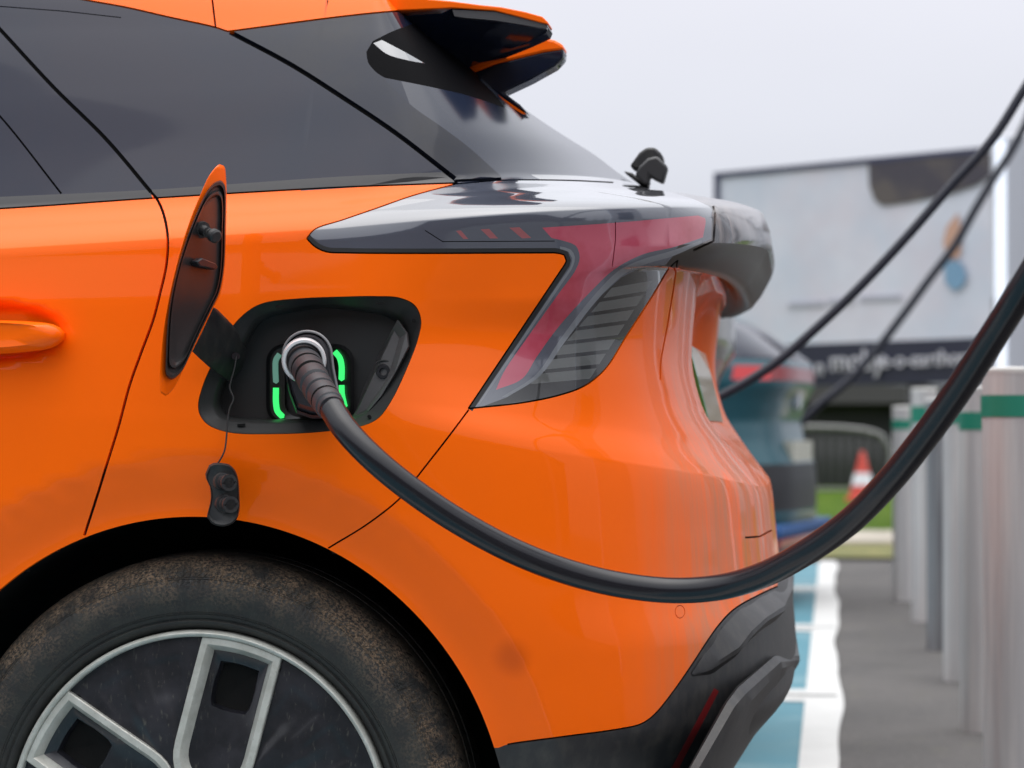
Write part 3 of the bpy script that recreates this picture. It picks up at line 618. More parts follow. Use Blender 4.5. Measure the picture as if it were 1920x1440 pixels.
mb.tube([a + ax * Lp * t for t, _ in prof], [r_ for _, r_ in prof], 20); mb.build('latch_stud', PLASTIC, fin, angle=35)
mb = MB(); mb.prism([onflap(*p, .004) for p in ((356, 490), (366, 484), (391, 494), (396, 501), (391, 506), (362, 500))], fn * .010); bevel(mb.build('rest_stop', TRIMB, fin), .0015)
mb = MB(); mb.prism([uy(x, y, Y_) for x, y, Y_ in ((345, 596, -.10), (362, 576, -.095), (396, 574, -.08), (420, 598, -.03), (448, 628, .022), (456, 655, .035), (448, 690, .04), (425, 716, .03), (400, 697, -.01), (372, 672, -.06), (352, 652, -.095))], (0.0, .022, 0)); arm = bevel(mb.build('hinge_arm', PLASTIC, flap), .003)
mb = MB(); mb.rings([[uy(362 + 7 * math.cos(t), 590 + 5 * math.sin(t), y_) for t in np.linspace(0, 2 * math.pi, 14, endpoint=False)] for y_ in (-.10, -.106)], cap1=True); mb.build('hinge_pin', TRIMB, arm)
mb = MB(); mb.rings([[uy(442 + 8 * math.cos(t), 668 + 7 * math.sin(t), y_) for t in np.linspace(0, 2 * math.pi, 14, endpoint=False)] for y_ in (.04, .012)], cap1=True); mb.build('hinge_pin', TRIMB, arm)
# dust cap on its tether
mb = MB(); Yd = -.030
co_ = path([(392, 872), (400, 868), (415, 868), (430, 871), (441, 882), (447, 900), (449, 930), (449, 958), (443, 975), (430, 985), (412, 987), (396, 981), (388, 970), (391, 955), (395, 935), (393, 912), (386, 897), (385, 888)])[::1]
cc = (420, 928); sd_ = lambda P, s: [(cc[0] + (x - cc[0]) * s, cc[1] + (y - cc[1]) * s) for x, y in P]
mb.rings([[uy(*p, Yd + .010) for p in co_], [uy(*p, Yd) for p in co_], [uy(*p, Yd - .004) for p in sd_(co_, .94)], [uy(*p, Yd - .002) for p in sd_(co_, .86)]], cap0=True, cap1=True)
cap = mb.build('dust_cap', PLASTIC, car, angle=35)
for (x, y) in ((421, 904), (424, 945)):
    mb = MB(); b0 = uy(x - 6, y - 1, Yd - .003); b1 = uy(x + 9, y + 1, Yd - .024); ax_ = (b1 - b0)
    pr = [(0, .0115), (.25, .0115), (.27, .009), (.5, .009), (.52, .0075), (.8, .0075), (.82, .0105), (1, .0105), (1, .0068), (.72, .0064)]
    mb.tube([b0 + ax_ * t for t, _ in pr], [r_ for _, r_ in pr], 24); mb.build('cap_plug', PLASTIC, cap, angle=35)
mb = MB(); mb.tube(spline([tuple(uy(*p)) for p in ((443, 668, .010), (440, 688, .005), (433, 715, -.002), (431, 728, -.004), (438, 748, -.006), (431, 765, -.010), (427, 790, -.014), (425, 815, -.018), (421, 845, -.024), (413, 862, -.027), (405, 873, -.028))], n=4), .0011, 6); mb.build('cap_tether', SEAL, cap)
# wheel arch liner
mb = MB(); A = np.linspace(-.15, math.pi + .15, 60)
def ay(a):
    h = hit((WC[0] + (ARCH + .003) * math.cos(a), -1, WC[2] + (ARCH + .003) * math.sin(a)), (0, 1, 0)); return S(np.array([h[0]]), np.array([h[1]]))[0][1] if h else .12
AY = [ay(a) for a in A]
mb.rings([[(WC[0] + r * math.cos(a), max(y, q + .004), WC[2] + r * math.sin(a)) for a, q in zip(A, AY)] for r, y in ((ARCH + .0015, .0), (ARCH + .004, .045), (ARCH + .008, .36), (.02, .37))], close=False)
mb.build('wheel_arch_liner', DARK, car); 
# ------------------------------------------------------------------ rear wheel
def tyre_mat():
    m = bpy.data.materials.new('tyre_rubber'); m.use_nodes = True; t = m.node_tree; b = t.nodes['Principled BSDF']; L = t.links.new
    n = lambda k, **kw: [setattr(x, a, v) for x in [t.nodes.new(k)] for a, v in kw.items()] and None
    def nd(k, **kw):
        x = t.nodes.new(k)
        for a_, v_ in kw.items(): setattr(x, a_, v_)
        return x
    tc_ = nd('ShaderNodeTexCoord'); s_ = nd('ShaderNodeSeparateXYZ'); L(tc_.outputs['Object'], s_.inputs[0])
    at = nd('ShaderNodeMath', operation='ARCTAN2'); L(s_.outputs[0], at.inputs[0]); L(s_.outputs[2], at.inputs[1])
    x2 = nd('ShaderNodeMath', operation='MULTIPLY'); L(s_.outputs[0], x2.inputs[0]); L(s_.outputs[0], x2.inputs[1])
    z2 = nd('ShaderNodeMath', operation='MULTIPLY_ADD'); L(s_.outputs[2], z2.inputs[0]); L(s_.outputs[2], z2.inputs[1]); L(x2.outputs[0], z2.inputs[2])
    rr_ = nd('ShaderNodeMath', operation='SQRT'); L(z2.outputs[0], rr_.inputs[0])
    cb = nd('ShaderNodeCombineXYZ'); L(at.outputs[0], cb.inputs[0]); L(rr_.outputs[0], cb.inputs[1]); L(s_.outputs[1], cb.inputs[2])
    def noi(scale, sx, sy, lo, hi, det=5):
        mp = nd('ShaderNodeMapping'); mp.inputs['Scale'].default_value = (sx, sy, sy); L(cb.outputs[0], mp.inputs[0])
        q = nd('ShaderNodeTexNoise'); q.inputs['Scale'].default_value = scale; q.inputs['Detail'].default_value = det; q.inputs['Roughness'].default_value = .68; L(mp.outputs[0], q.inputs['Vector'])
        r = nd('ShaderNodeMapRange'); r.inputs[1].default_value = lo; r.inputs[2].default_value = hi; L(q.outputs[0], r.inputs[0]); return r.outputs[0]
    band = nd('ShaderNodeValToRGB'); cr = band.color_ramp
    mrr = nd('ShaderNodeMapRange'); mrr.inputs[1].default_value = .25; mrr.inputs[2].default_value = .36; L(rr_.outputs[0], mrr.inputs[0]); L(mrr.outputs[0], band.inputs[0])
    cr.elements[0].position = 0; cr.elements[0].color = (0, 0, 0, 1); cr.elements[1].position = 1; cr.elements[1].color = (.15,) * 3 + (1,)
    for p_, v_ in ((.16, .03), (.30, .10), (.50, .40), (.62, 1.0), (.84, 1.0), (.90, .06)): e_ = cr.elements.new(p_); e_.color = (v_, v_, v_, 1)
    big = noi(2.2, 3.0, 8, .34, .56, 3); fine = noi(5, 16, 60, .44, .58, 10)
    def mul(a, b_, c_=None):
        k_ = nd('ShaderNodeMath', operation='MULTIPLY'); L(a, k_.inputs[0])
        if isinstance(b_, float): k_.inputs[1].default_value = b_
        else: L(b_, k_.inputs[1])
        return k_.outputs[0]
    f1 = mul(mul(fine, big), band.outputs[0])
    mx = nd('ShaderNodeMix', data_type='RGBA'); L(f1, mx.inputs[0]); mx.inputs[6].default_value = (.010, .0105, .011, 1); mx.inputs[7].default_value = (.24, .165, .105, 1)
    sc_ = noi(3, 60, 9, .66, .70, 2); mx2 = nd('ShaderNodeMix', data_type='RGBA'); L(mul(sc_, .35), mx2.inputs[0]); L(mx.outputs[2], mx2.inputs[6]); mx2.inputs[7].default_value = (.10, .095, .085, 1)
    mx3 = nd('ShaderNodeMix', data_type='RGBA'); L(mul(noi(2, 4, 14, .4, .7), .5), mx3.inputs[0]); L(mx2.outputs[2], mx3.inputs[6]); mx3.inputs[7].default_value = (.030, .034, .028, 1)
    L(mx3.outputs[2], b.inputs['Base Color']); b.inputs['Roughness'].default_value = .62
    # moulded zig-zag texture on the shoulder
    w1 = nd('ShaderNodeTexWave'); w1.inputs['Scale'].default_value = 1.0; w1.inputs['Distortion'].default_value = 6; w1.inputs['Detail'].default_value = 2; w1.inputs['Detail Scale'].default_value = 6
    mp2 = nd('ShaderNodeMapping'); mp2.inputs['Scale'].default_value = (14, 160, 0); L(cb.outputs[0], mp2.inputs[0]); L(mp2.outputs[0], w1.inputs['Vector'])
    bm = nd('ShaderNodeBump'); bm.inputs['Strength'].default_value = .8; bm.inputs['Distance'].default_value = .002; L(mul(mul(w1.outputs[1], fine), band.outputs[0]), bm.inputs['Height']); L(bm.outputs[0], b.inputs['Normal'])
    return m
TYRE = tyre_mat(); RIMD = mat('rim_dark', (.0065, .007, .010), .36, 0, .25, .2, .4, bump=(120, .12, .0006), vary=(14, (.020, .020, .026), .9), dirt=[(220, (.10, .095, .08), .5, (1, 1, .3), .60, .70, None), (900, (.3, .29, .25), .7, (1, 1, 1), .70, .74, None)])
SILV = mat('rim_silver', (.52, .53, .49), .36, .25, .4, .1, .5, vary=(40, (.34, .34, .30), .5), dirt=[(300, (.14, .12, .08), .5, (1, 1, 1), .62, .72, None)])
def wheel(parent, loc, flip=1):
    o = link(bpy.data.objects.new('rear_wheel', None)); o.empty_display_size = .1; o.location = loc; setp(o, parent)
    def add(mb, nm, m, ang=35):
        me = mb
        q = mesh(nm, [(x, y * flip, z) for x, y, z in me.v], [f[::-1] if flip < 0 else f for f in me.f], m); q.data.shade_smooth(); q.data.set_sharp_from_angle(angle=R(ang)); q.parent = o; return q
    def lathe(prof, seg=180):
        mb = MB(); mb.rings([[(r * math.sin(a), y, r * math.cos(a)) for a in np.linspace(0, 2 * math.pi, seg, endpoint=False)] for r, y in prof]); return mb
    p = spline([(.2515, .018), (.256, .006), (.263, .000), (.265, .003), (.268, .001), (.290, -.008), (.305, -.009), (.318, -.004), (.330, .008), (.338, .020), (.3435, .034)], n=4) + [(.3460, .042), (.3475, .060), (.348, .075), (.340, .0755), (.340, .083), (.348, .0835), (.349, .110), (.341, .1105), (.341, .119), (.349, .1195), (.348, .150), (.346, .18), (.338, .205), (.31, .222), (.26, .215), (.24, .20)]
    ty = add(lathe(p, 240), 'tyre', TYRE, 30)
    mb = MB()                      # shoulder sipes
    for i in range(72):
        a = 2 * math.pi * i / 72
        for (y0, y1, r) in ((.034, .072, .3468), (.086, .108, .3498), (.122, .148, .3498)):
            d = .0045
            mb.add([((r) * math.sin(a + s * .004 + k * .05 * (y - y0)/.04), y, (r) * math.cos(a + s * .004 + k * .05 * (y - y0)/.04)) for k in (1,) for y in (y0, y1) for s in (-1, 1)], [(0, 1, 3, 2)])
    q = add(mb, 'tread_sipes', DARK); q.parent = ty
    pp = np.array(p[:46]); pr_ = lambda r: float(np.interp(r, pp[pp[:, 0] > .30][:, 0][:24], pp[pp[:, 0] > .30][:, 1][:24]))
    mb = MB()                      # moulded zig-zag ribs on the shoulder
    for i in range(200):
        a = 2 * math.pi * i / 200; zz = [(.3205, 0), (.3265, .010 if i % 2 else .022), (.3325, .004), (.3385, .018)]
        L_ = [(r, a + d) for r, d in zz]
        for (r0, a0_), (r1, a1_) in zip(L_[:-1], L_[1:]):
            vs = []
            for (r, t_) in ((r0, a0_), (r1, a1_)):
                for dt, dy in ((-.0042, .0006), (0, -.0011), (.0042, .0006)): vs.append((r * math.sin(t_ + dt), pr_(r) + dy, r * math.cos(t_ + dt)))
            mb.add(vs, [(0, 1, 4, 3), (1, 2, 5, 4)])
    for r in (.3195, .3170, .2745, .2720):
        mb.rings([[((r + dr) * math.sin(t_), float(np.interp(r, pp[4:, 0], pp[4:, 1])) + dy, (r + dr) * math.cos(t_)) for t_ in np.linspace(0, 2 * math.pi, 240, endpoint=False)] for dr, dy in ((-.0008, .0006), (0, -.0008), (.0008, .0006))])
    q = add(mb, 'sidewall_ribs', TYRE, 20); q.parent = ty
    ring = add(lathe([(.2425, .020), (.2425, .004), (.2440, .0005), (.2475, -.001), (.2500, .001), (.2512, .006), (.2515, .020)]), 'rim_ring', SILV, 60)
    # dark face with five windowed frames
    face = MB(); NF = 5; a0 = R(14); px = 1 / 1480.
    def loc2(t, r, k): a = a0 + 2 * math.pi * k / NF; return (t * math.cos(a) + r * math.sin(a), -t * math.sin(a) + r * math.cos(a))
    def outline(ins):              # frame outline, inset in px, 44 points
        T, B, W = 350 - ins, 118, 79 - ins; out = []
        for t in np.linspace(-W, W, 12): out.append((t, math.sqrt((359 - ins) ** 2 - t * t)))
        for s in np.linspace(0, 1, 8)[1:]: out.append((W, T + (B + 30 - T) * s))
        for a in np.linspace(0, math.pi, 17)[1:-1]: out.append((W * (abs(math.cos(a)) ** .8) * (1 if math.cos(a) > 0 else -1), B + 30 - (82 - ins * 1.0) * math.sin(a) ** .9))
        for s in np.linspace(1, 0, 8)[:-1]: out.append((-W, T + (B + 30 - T) * s))
        return out
    frames, recs, wins = MB(), MB(), MB(); Yf = .010
    dish = lambda r: .010 - .012 * (1 - (r / 360.) ** 2)     # slightly domed face
    R3 = lambda pts, k, y: [(lambda xz: (xz[0] * px, y + dish(math.hypot(*xz)), xz[1] * px))(loc2(t, r, k)) for t, r in pts]
    outer = []
    hole = lambda s: [(t, r) for t, r in [(np.clip(t_ * .5, -39, 39), 222 + (r_ - 36 - 30) / (359. - 66) * 95) for t_, r_ in outline(0)]]
    def rr(x0, y0, x1, y1, rad, n=44):
        P_0 = rrect(x0, y0, x1, y1, rad, 8); return P_0
    HW, H0, H1 = 38, 226, 312
    for k in range(NF):
        f = MB(); O = outline(0); I1 = outline(15); I2 = outline(25)
        f.rings([R3(O, k, .004), R3(O, k, -.005), R3(outline(2), k, -.0065), R3(outline(13), k, -.0065), R3(I1, k, -.005), R3(I2, k, .008)])
        add(f, 'spoke_frame', SILV, 30)
        g = MB(); H = []
        # window loop with same number of points as I2
        for t, r in I2:
            cx, cy = 0, (H0 + H1) / 2; a = math.atan2((r - cy) , t * 1.0); c_, s_ = math.cos(a), math.sin(a); q_ = min(HW / max(abs(c_), 1e-6), (H1 - H0) / 2 / max(abs(s_), 1e-6)); q_ = q_ * (1 - .06 * abs(math.sin(2 * a)) ** 3)
            H.append((q_ * c_, cy + q_ * s_))
        g.rings([R3(I2, k, .0075), R3([(t + (h[0] * 1.16 - t) * .8, r + (270 + (h[1] - 270) * 1.14 - r) * .8) for (t, r), h in zip(I2, H)], k, .012), R3([(h[0] * 1.08, 269 + (h[1] - 269) * 1.07) for h in H], k, .013), R3(H, k, .018), R3(H, k, .050)])
        add(g, 'spoke_window', RIMD, 25)
        g = MB(); g.rings([R3(H, k, .028), R3([(h[0] * .01, 269 + (h[1] - 269) * .01) for h in H], k, .035)]); add(g, 'window_opening', DARK)
    # disc between the frames: polar fan from r 358 to hub, frames sit over it
    d = MB(); NA = 360; rad = [361, 352, 330, 300, 270, 230, 190, 150, 110, 70, 30]
    def lowered(x, z):             # inside a frame the disc is sunk out of sight
        for k in range(NF):
            a = a0 + 2 * math.pi * k / NF; t = x * math.cos(a) - z * math.sin(a); r = x * math.sin(a) + z * math.cos(a)
            if abs(t) < 76 and 70 < r < 352 and (r > 148 or math.hypot(t, r - 148) < 74): return True
        return False
    rows = []
    rad = list(np.arange(361, 20, -5))
    for r in rad:
        row = []
        for a in np.linspace(0, 2 * math.pi, NA, endpoint=False):
            x, z = r * math.sin(a), r * math.cos(a); ph = ((a - a0) / (2 * math.pi / NF)) % 1.0; pf = min(ph, 1 - ph)
            y = .002 + dish(r) + .05 * lowered(x, z)
            if not lowered(x, z):
                e = smooth(.34, .42, pf) if True else 0
                y += -.0035 * e * (1 - smooth(200, 330, r)) * 1 + .006 * smooth(0.27, .24, abs(pf - .30)) * 0
                y += .0011 * smooth(235, 262, r) * smooth(330, 312, r) * smooth(.27, .29, pf) * smooth(.47, .45, pf) * (r / 320)
            row.append((x * px, y, z * px))
        rows.append(row)
    d.rings(rows, cap1=False); add(d, 'wheel_face', RIMD, 18)
    hb = lathe([(.062, .002), (.060, -.004), (.045, -.006), (.001, -.006)], 48); add(hb, 'hub_cap', RIMD)
    brk = lathe([(.24, .02), (.235, .19), (.02, .12)], 64); add(brk, 'rim_barrel', DARK)
    return o
wheel(car, tuple(WC)); wheel(car, (WC[0], 2 * YC - WC[1], WC[2]), -1)
# ================================================================== CHARGING CABLE AND PLUG
CABM = mat('cable_rubber', (.009, .009, .013), .25, 0, .1, .12, .4, bump=(60, .08, .001))
cb_root = thing('charging_cable', 'thick black charging cable plugged into the orange car, looping up to the right', 'cable', tuple(uy(575, 680, .0)))
YS = .0
pl = [(621, 764, -.215), (650, 808, -.235), (700, 860, -.245), (760, 910, -.24), (850, 972, -.22), (960, 1032, -.19), (1060, 1071, -.16), (1160, 1096, -.14), (1260, 1107, -.13), (1350, 1101, -.14), (1430, 1078, -.17), (1510, 1036, -.21), (1590, 980, -.25), (1665, 905, -.30), (1735, 818, -.35), (1800, 727, -.40), (1860, 634, -.45), (1920, 538, -.50), (1990, 420, -.54), (2070, 270, -.56)]
P0 = [tuple(uy(*p)) for p in pl]; P0 += [(.33, -.55, 1.35), (.50, -.45, 1.62), (.78, -.25, 1.80), (1.02, -.05, 1.80)]
mb = MB(); mb.tube(spline(P0, n=14), .0152, 32); mb.build('cable', CABM, cb_root, smooth=True)
GRIP = mat('grip_rubber', (.030, .032, .038), .5, 0, .1, .3, bump=(400, .1, .0003)); SHELL = mat('plug_shell', (.022, .022, .028), .4, coat=.2); RINGM = mat('plug_ring_white', (.72, .72, .74), .28, coat=.6); RIMG = mat('plug_rim_grey', (.20, .20, .21), .35)
gp = spline([tuple(uy(*p)) for p in ((569, 672, .0), (571, 680, -.045), (580, 698, -.095), (596, 727, -.15), (612, 751, -.19), (623, 767, -.218))], n=26)
n_ = len(gp); rad = []
for i in range(n_):
    t = i / (n_ - 1); r = .0215 - .0045 * t
    if .22 < t < .9:
        ph = ((t - .22) / .68 * 6) % 1
        r += -.0030 if ph < .22 else .0004 * math.sin(ph * 3)
    if t > .93: r -= .0015
    rad.append(r)
mb = MB(); mb.tube(gp, rad, 36); nr_ = len(gp) - 1
for i in range(nr_):
    t = (i + .5) / nr_
    if .22 < t < .9 and ((t - .22) / .68 * 6) % 1 < .25:
        for j in range(36): mb.m[i * 36 + j] = 1
grip = mb.build('grip', GRIP, cb_root, angle=28, mats=[GRIP, DARK])
ax = np.array(gp[20]) - np.array(gp[0]); ax /= np.linalg.norm(ax)
def annulus(c, ax, prof, seg=64):
    u_ = np.cross(ax, (0, 0, 1)); u_ /= np.linalg.norm(u_); v_ = np.cross(ax, u_); mb = MB()
    mb.rings([[c + ax * y + r * (math.cos(t) * u_ + math.sin(t) * v_) for t in np.linspace(0, 2 * math.pi, seg, endpoint=False)] for r, y in prof]); return mb
rc = uy(570, 676, -.052); annulus(rc, ax, [(.0220, -.01), (.0220, .004), (.0232, .006), (.0262, .006), (.0276, .003), (.0276, -.012)]).build('collar_ring', RINGM, cb_root, angle=40)
tear = [(576 + 47 * math.cos(a), 664 + 46 * math.sin(a)) for a in np.linspace(-math.pi * 1.0, 0, 22)] + [(626, 690), (634, 730), (640, 768), (615, 785), (585, 785), (556, 775), (543, 740), (534, 700)]
st_ = lambda s, c=(582, 700): [(c[0] + (x - c[0]) * s, c[1] + (y - c[1]) * s) for x, y in tear]
mb = MB(); mb.rings([[uy(*p, .10) for p in st_(.98)], [uy(*p, -.012) for p in st_(1)], [uy(*p, -.022) for p in st_(.93)], [uy(*p, -.018) for p in st_(.90)], [uy(*p, -.035) for p in st_(.80, (574, 680))]], cap1=True); mb.build('plug_housing', SHELL, cb_root, angle=35)
mb = MB(); mb.tube([uy(*p, -.019) for p in st_(.955)[:25]] , .0022, 8); mb.build('housing_rim', RIMG, cb_root, smooth=True)
# ================================================================== GROUND
DY = lambda depth: depth - DIST
def sheet(nm, x0, x1, y0, y1, z, m, kind='structure'):
    o = mesh(nm, [(x0, y0, z), (x1, y0, z), (x1, y1, z), (x0, y1, z)], [(0, 1, 2, 3)], m); o['kind'] = kind; return o
ASPH = mat('asphalt', (.082, .076, .073), .85, bump=(130, .5, .003), vary=(1.1, (.050, .047, .046), .9), dirt=[(55, (.14, .13, .125), .55, (1, 1, 1), .50, .66, None), (240, (.28, .27, .26), .7, (1, 1, 1), .60, .68, None), (9, (.12, .115, .075), .5, (1, 1, 1), .58, .72, None)])
TEAL = mat('teal_bay_paint', (.070, .20, .25), .7, bump=(160, .3, .002), vary=(5, (.06, .20, .26), .8), dirt=[(3, (.20, .32, .36), .5, (1, 1, 1), .5, .7, None)])
WHITE = mat('white_line_paint', (.58, .58, .57), .65, bump=(160, .3, .002), vary=(9, (.52, .52, .51), .6))
GRASS = mat('grass', (.075, .135, .010), 1.0, spec=.1, bump=(30, 1, .03), vary=(8, (.05, .10, .012), .9), dirt=[(3, (.13, .16, .03), .5, (1, 1, 1), .5, .7, None)])
VERGE = mat('dry_verge', (.22, .20, .07), .9, bump=(30, 1, .03), vary=(9, (.10, .12, .04), .9))
KERB = mat('kerb_concrete', (.42, .38, .32), .8, vary=(4, (.30, .27, .22), .7))
sheet('ground', -400, 400, -400, 400, 0, ASPH)
sheet('grass', -60, 60, DY(19.4), DY(80), .03, GRASS, 'stuff')
sheet('dry_grass_verge', -60, 60, DY(15.7), DY(17.5), .02, VERGE, 'stuff')
mb = MB(); mb.box((-60, DY(17.5), -.02), (60, DY(19.4), .045)); kb = bevel(mb.build('kerb', KERB), .01); kb['kind'] = 'structure'
bays = [.02, 2.56, 5.10, 7.64, 10.25, 12.80, 15.45]
for a, b in zip(bays[:-1], bays[1:]): sheet('parking_bay', -5.0, -.085, DY(a) + .17, DY(b) - .17, .004, TEAL)
def wavy(x0, y0, y1, n=90):
    P = []; 
    for i in range(n + 1):
        y = y0 + (y1 - y0) * i / n; P.append((x0 + .010 * math.sin(y * 1.7) + .005 * math.sin(y * 4.3 + 1) + .0015 * random.uniform(-1, 1), y, .008))
    return P
Pw = wavy(.018, DY(.0), DY(15.45)); vs = Pw + [(-.088, p[1], .008) for p in Pw]; n = len(Pw)
o = mesh('bay_end_line', vs, [(i, i + 1, n + i + 1, n + i) for i in range(n - 1)], WHITE); o['kind'] = 'structure'
for d in bays[1:-1]:
    o = sheet('bay_divider_line', -5.0, -.084, DY(d) - .17, DY(d) - .03, .0075, WHITE); sheet('bay_divider_line', -5.0, -.084, DY(d) + .01, DY(d) + .17, .0075, WHITE)
    sheet('divider_seam', -5.0, .012, DY(d) - .034, DY(d) + .014, .0095, mat('seam_grey', (.16, .16, .16), .8))  # grey seam between the two white divider strips
# ================================================================== BOLLARDS
GALV = mat('galvanised_steel', (.56, .545, .535), .5, .15, vary=(26, (.40, .39, .395), .9, (1, 1, .04)), dirt=[(70, (.40, .30, .28), .35, (1, 1, .02), .5, .7, None)])
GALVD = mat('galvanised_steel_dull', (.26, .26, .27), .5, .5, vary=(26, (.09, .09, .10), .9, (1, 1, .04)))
TAPE = mat('green_tape', (.006, .19, .12), .5)
def bollard(l, wpx, top, bot, t0, t1, label, m=GALV):
    depth = HCAM * FPX / (bot - 807) if bot else None; Y = depth - DIST; rr_ = wpx / 2 * depth / FPX; c = uy(l + wpx / 2, 807, Y); H = uy(1600, top, Y)[2]; X = c[0]
    t = thing('bollard', label, 'bollard', (X, Y, 0), 'galvanised posts along the bays')
    def cyl(prof, nm, mm, par=t):
        mb = MB(); mb.rings([[(X + r * math.cos(a), Y + r * math.sin(a), z) for a in np.linspace(0, 2 * math.pi, 40, endpoint=False)] for r, z in prof]); return mb.build(nm, mm, par, angle=35)
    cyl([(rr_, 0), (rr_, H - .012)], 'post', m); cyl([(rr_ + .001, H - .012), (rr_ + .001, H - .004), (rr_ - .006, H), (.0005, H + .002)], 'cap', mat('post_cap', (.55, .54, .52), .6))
    z0, z1 = uy(1600, t1, Y)[2], uy(1600, t0, Y)[2]; cyl([(rr_ + .0015, z0), (rr_ + .0022, z0), (rr_ + .0022, z1), (rr_ + .0015, z1)], 'tape_band', TAPE)
for a in ((1843, 106, 690, 1594, 742, 782, 'widest and nearest galvanised post with green tape, at the right edge', GALV),
          (1800, 76, 725, 1360, 773, 806, 'second nearest galvanised post, half hidden behind the widest one', GALV),
          (1768, 60, 738, 1268, 764, 794, 'third galvanised post from the right, behind the hanging cable', GALV),
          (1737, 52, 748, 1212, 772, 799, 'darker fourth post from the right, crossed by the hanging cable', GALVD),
          (1709, 48, 728, 1160, 762, 793, 'pale-capped fifth post from the right, standing tall left of the cable', GALV),
          (1674, 42, 762, 1123, 787, 805, 'farthest and leftmost galvanised post beside the grass', GALV)): bollard(*a)
# ================================================================== PARKED CARS BEHIND
def bg_car(label, name, rear, rot, body, lamp_m, low, L=4.2, extra=True):
    t = thing(name, label, 'car', (rear[0], rear[1], 0)); t.rotation_euler = (0, 0, rot); bpy.context.view_layer.update()
    # z, x rear, x front, half width, n
    st = [(.20, -.16, -4.05, .78, 4), (.30, -.04, -4.15, .86, 4), (.42, 0, -4.2, .89, 4), (.60, 0, -4.22, .90, 4), (.69, -.01, -4.2, .90, 4), (.80, -.06, -4.18, .89, 4), (.90, -.08, -4.1, .88, 4), (1.0, -.05, -3.7, .865, 4), (1.07, -.01, -3.3, .85, 4), (1.16, -.01, -3.1, .83, 4), (1.20, -.03, -3.0, .81, 4), (1.25, -.10, -2.9, .79, 4), (1.35, -.24, -2.7, .73, 3.6), (1.44, -.40, -2.4, .66, 3.6), (1.50, -.60, -2.1, .56, 3), (1.53, -.9, -1.8, .2, 3)]
    NA = 96; rings = []; Q = np.array(st)
    zs = np.concatenate([np.linspace(a, b, 5)[:-1] for a, b in zip(Q[:-1, 0], Q[1:, 0])] + [[1.53]])
    for z in zs:
        xr, xf, hw, n = [np.interp(z, Q[:, 0], Q[:, i]) for i in (1, 2, 3, 4)]; cx, a_ = (xr + xf) / 2, (xr - xf) / 2; r = []
        for t_ in np.linspace(0, 2 * math.pi, NA, endpoint=False):
            c_, s_ = math.cos(t_), math.sin(t_); r.append((cx + a_ * np.sign(c_) * abs(c_) ** (2 / n), hw * np.sign(s_) * abs(s_) ** (2 / n), z))
        rings.append(r)
    def part(test, nm, m, par=t):
        F = []; V = [p for r in rings for p in r]
        for i in range(len(zs) - 1):
            for j in range(NA):
                k = (j + 1) % NA; f = (i * NA + j, i * NA + k, (i + 1) * NA + k, (i + 1) * NA + j); c_ = np.mean([V[q] for q in f], 0)
                if test(c_): F.append(f)
        us = sorted({i for f in F for i in f}); mp_ = {v: i for i, v in enumerate(us)}
        if not F: return None
        o = mesh(nm, [V[i] for i in us], [tuple(mp_[i] for i in f) for f in F], m, None, True); o.parent = par; return o
    arch = lambda c: any(math.hypot(c[0] - x, c[2] - .32) < .37 for x in (-.75, -3.35)) and abs(c[1]) > .75
    zl0, zl1 = lamp_m[1:]
    isl = lambda c: zl0 < c[2] < zl1 and c[0] > -.22
    isg = lambda c: 1.0 < c[2] < 1.40 and not isl(c) and (c[2] > 1.19 or c[0] < -.6) and not (abs(c[1]) > .6 and (abs(c[0] + 1.05) < .07 or abs(c[0] + 2.0) < .05))
    isb = lambda c: .46 < c[2] < .68 and c[0] > -.25
    isc = lambda c: c[2] < .34
    bd = part(lambda c: not (arch(c) or isl(c) or isg(c) or isb(c) or isc(c)), 'body', body); part(isg, 'window', GLASS); part(lambda c: isl(c) and c[1] > .5, 'tail_lamp', lamp_m[0]); part(lambda c: isl(c) and c[1] < -.5, 'tail_lamp', lamp_m[0]); part(lambda c: isl(c) and abs(c[1]) <= .5, 'light_strip', LRED2); part(lambda c: isb(c) and not arch(c), 'rear_bumper', low); part(lambda c: isc(c) and not arch(c), 'sill_cladding', PLASTIC)
    mb = MB(); mb.box((-3.9, -.62, .25), (-.3, .62, .9)); q = mb.build('inner_tub', DARK); q.parent = t
    for x in (-.75, -3.35):
        for s_ in (-1, 1):
            prof = [(.02, .02), (.2, .03), (.215, .0), (.22, 0), (.235, .01), (.31, .01), (.33, .03), (.33, .19), (.30, .2)]
            mb = MB(); mb.rings([[(x + r * math.cos(a), s_ * (.87 - y), .33 + r * math.sin(a)) for a in np.linspace(0, 2 * math.pi, 40, endpoint=False)] for r, y in prof[3:]]); w_ = mb.build('wheel', mat('plain_tyre', (.02, .02, .02), .7), None, angle=35); w_.parent = t
            mb = MB(); mb.rings([[(x + r * math.cos(a), s_ * (.87 - y), .33 + r * math.sin(a)) for a in np.linspace(0, 2 * math.pi, 40, endpoint=False)] for r, y in prof[:4]]); h_ = mb.build('rim', mat('alloy', (.4, .4, .41), .35, .6), None, angle=35); h_.parent = w_
    return t, bd
TCAR = mat('teal_paint', (.005, .070, .095), .4, .2, .45, .04); LRED = mat('bg_red_lamp', (.55, .03, .035), .25, coat=1, emit=(.8, .03, .03), estr=.12); LRED2 = mat('bg_red_lamp_dull', (.28, .02, .025), .3, coat=.6)
BGLOW = mat('bg_lower_black', (.014, .014, .018), .5)
tx = (1512 - 1561) * 11.85 / FPX
tcar, tb = bg_car('teal hatchback parked behind the orange car, its red tail lamp crossed by a cable', 'teal_car', (tx, DY(11.85)), R(-10), TCAR, (LRED, 1.085, 1.15), BGLOW)
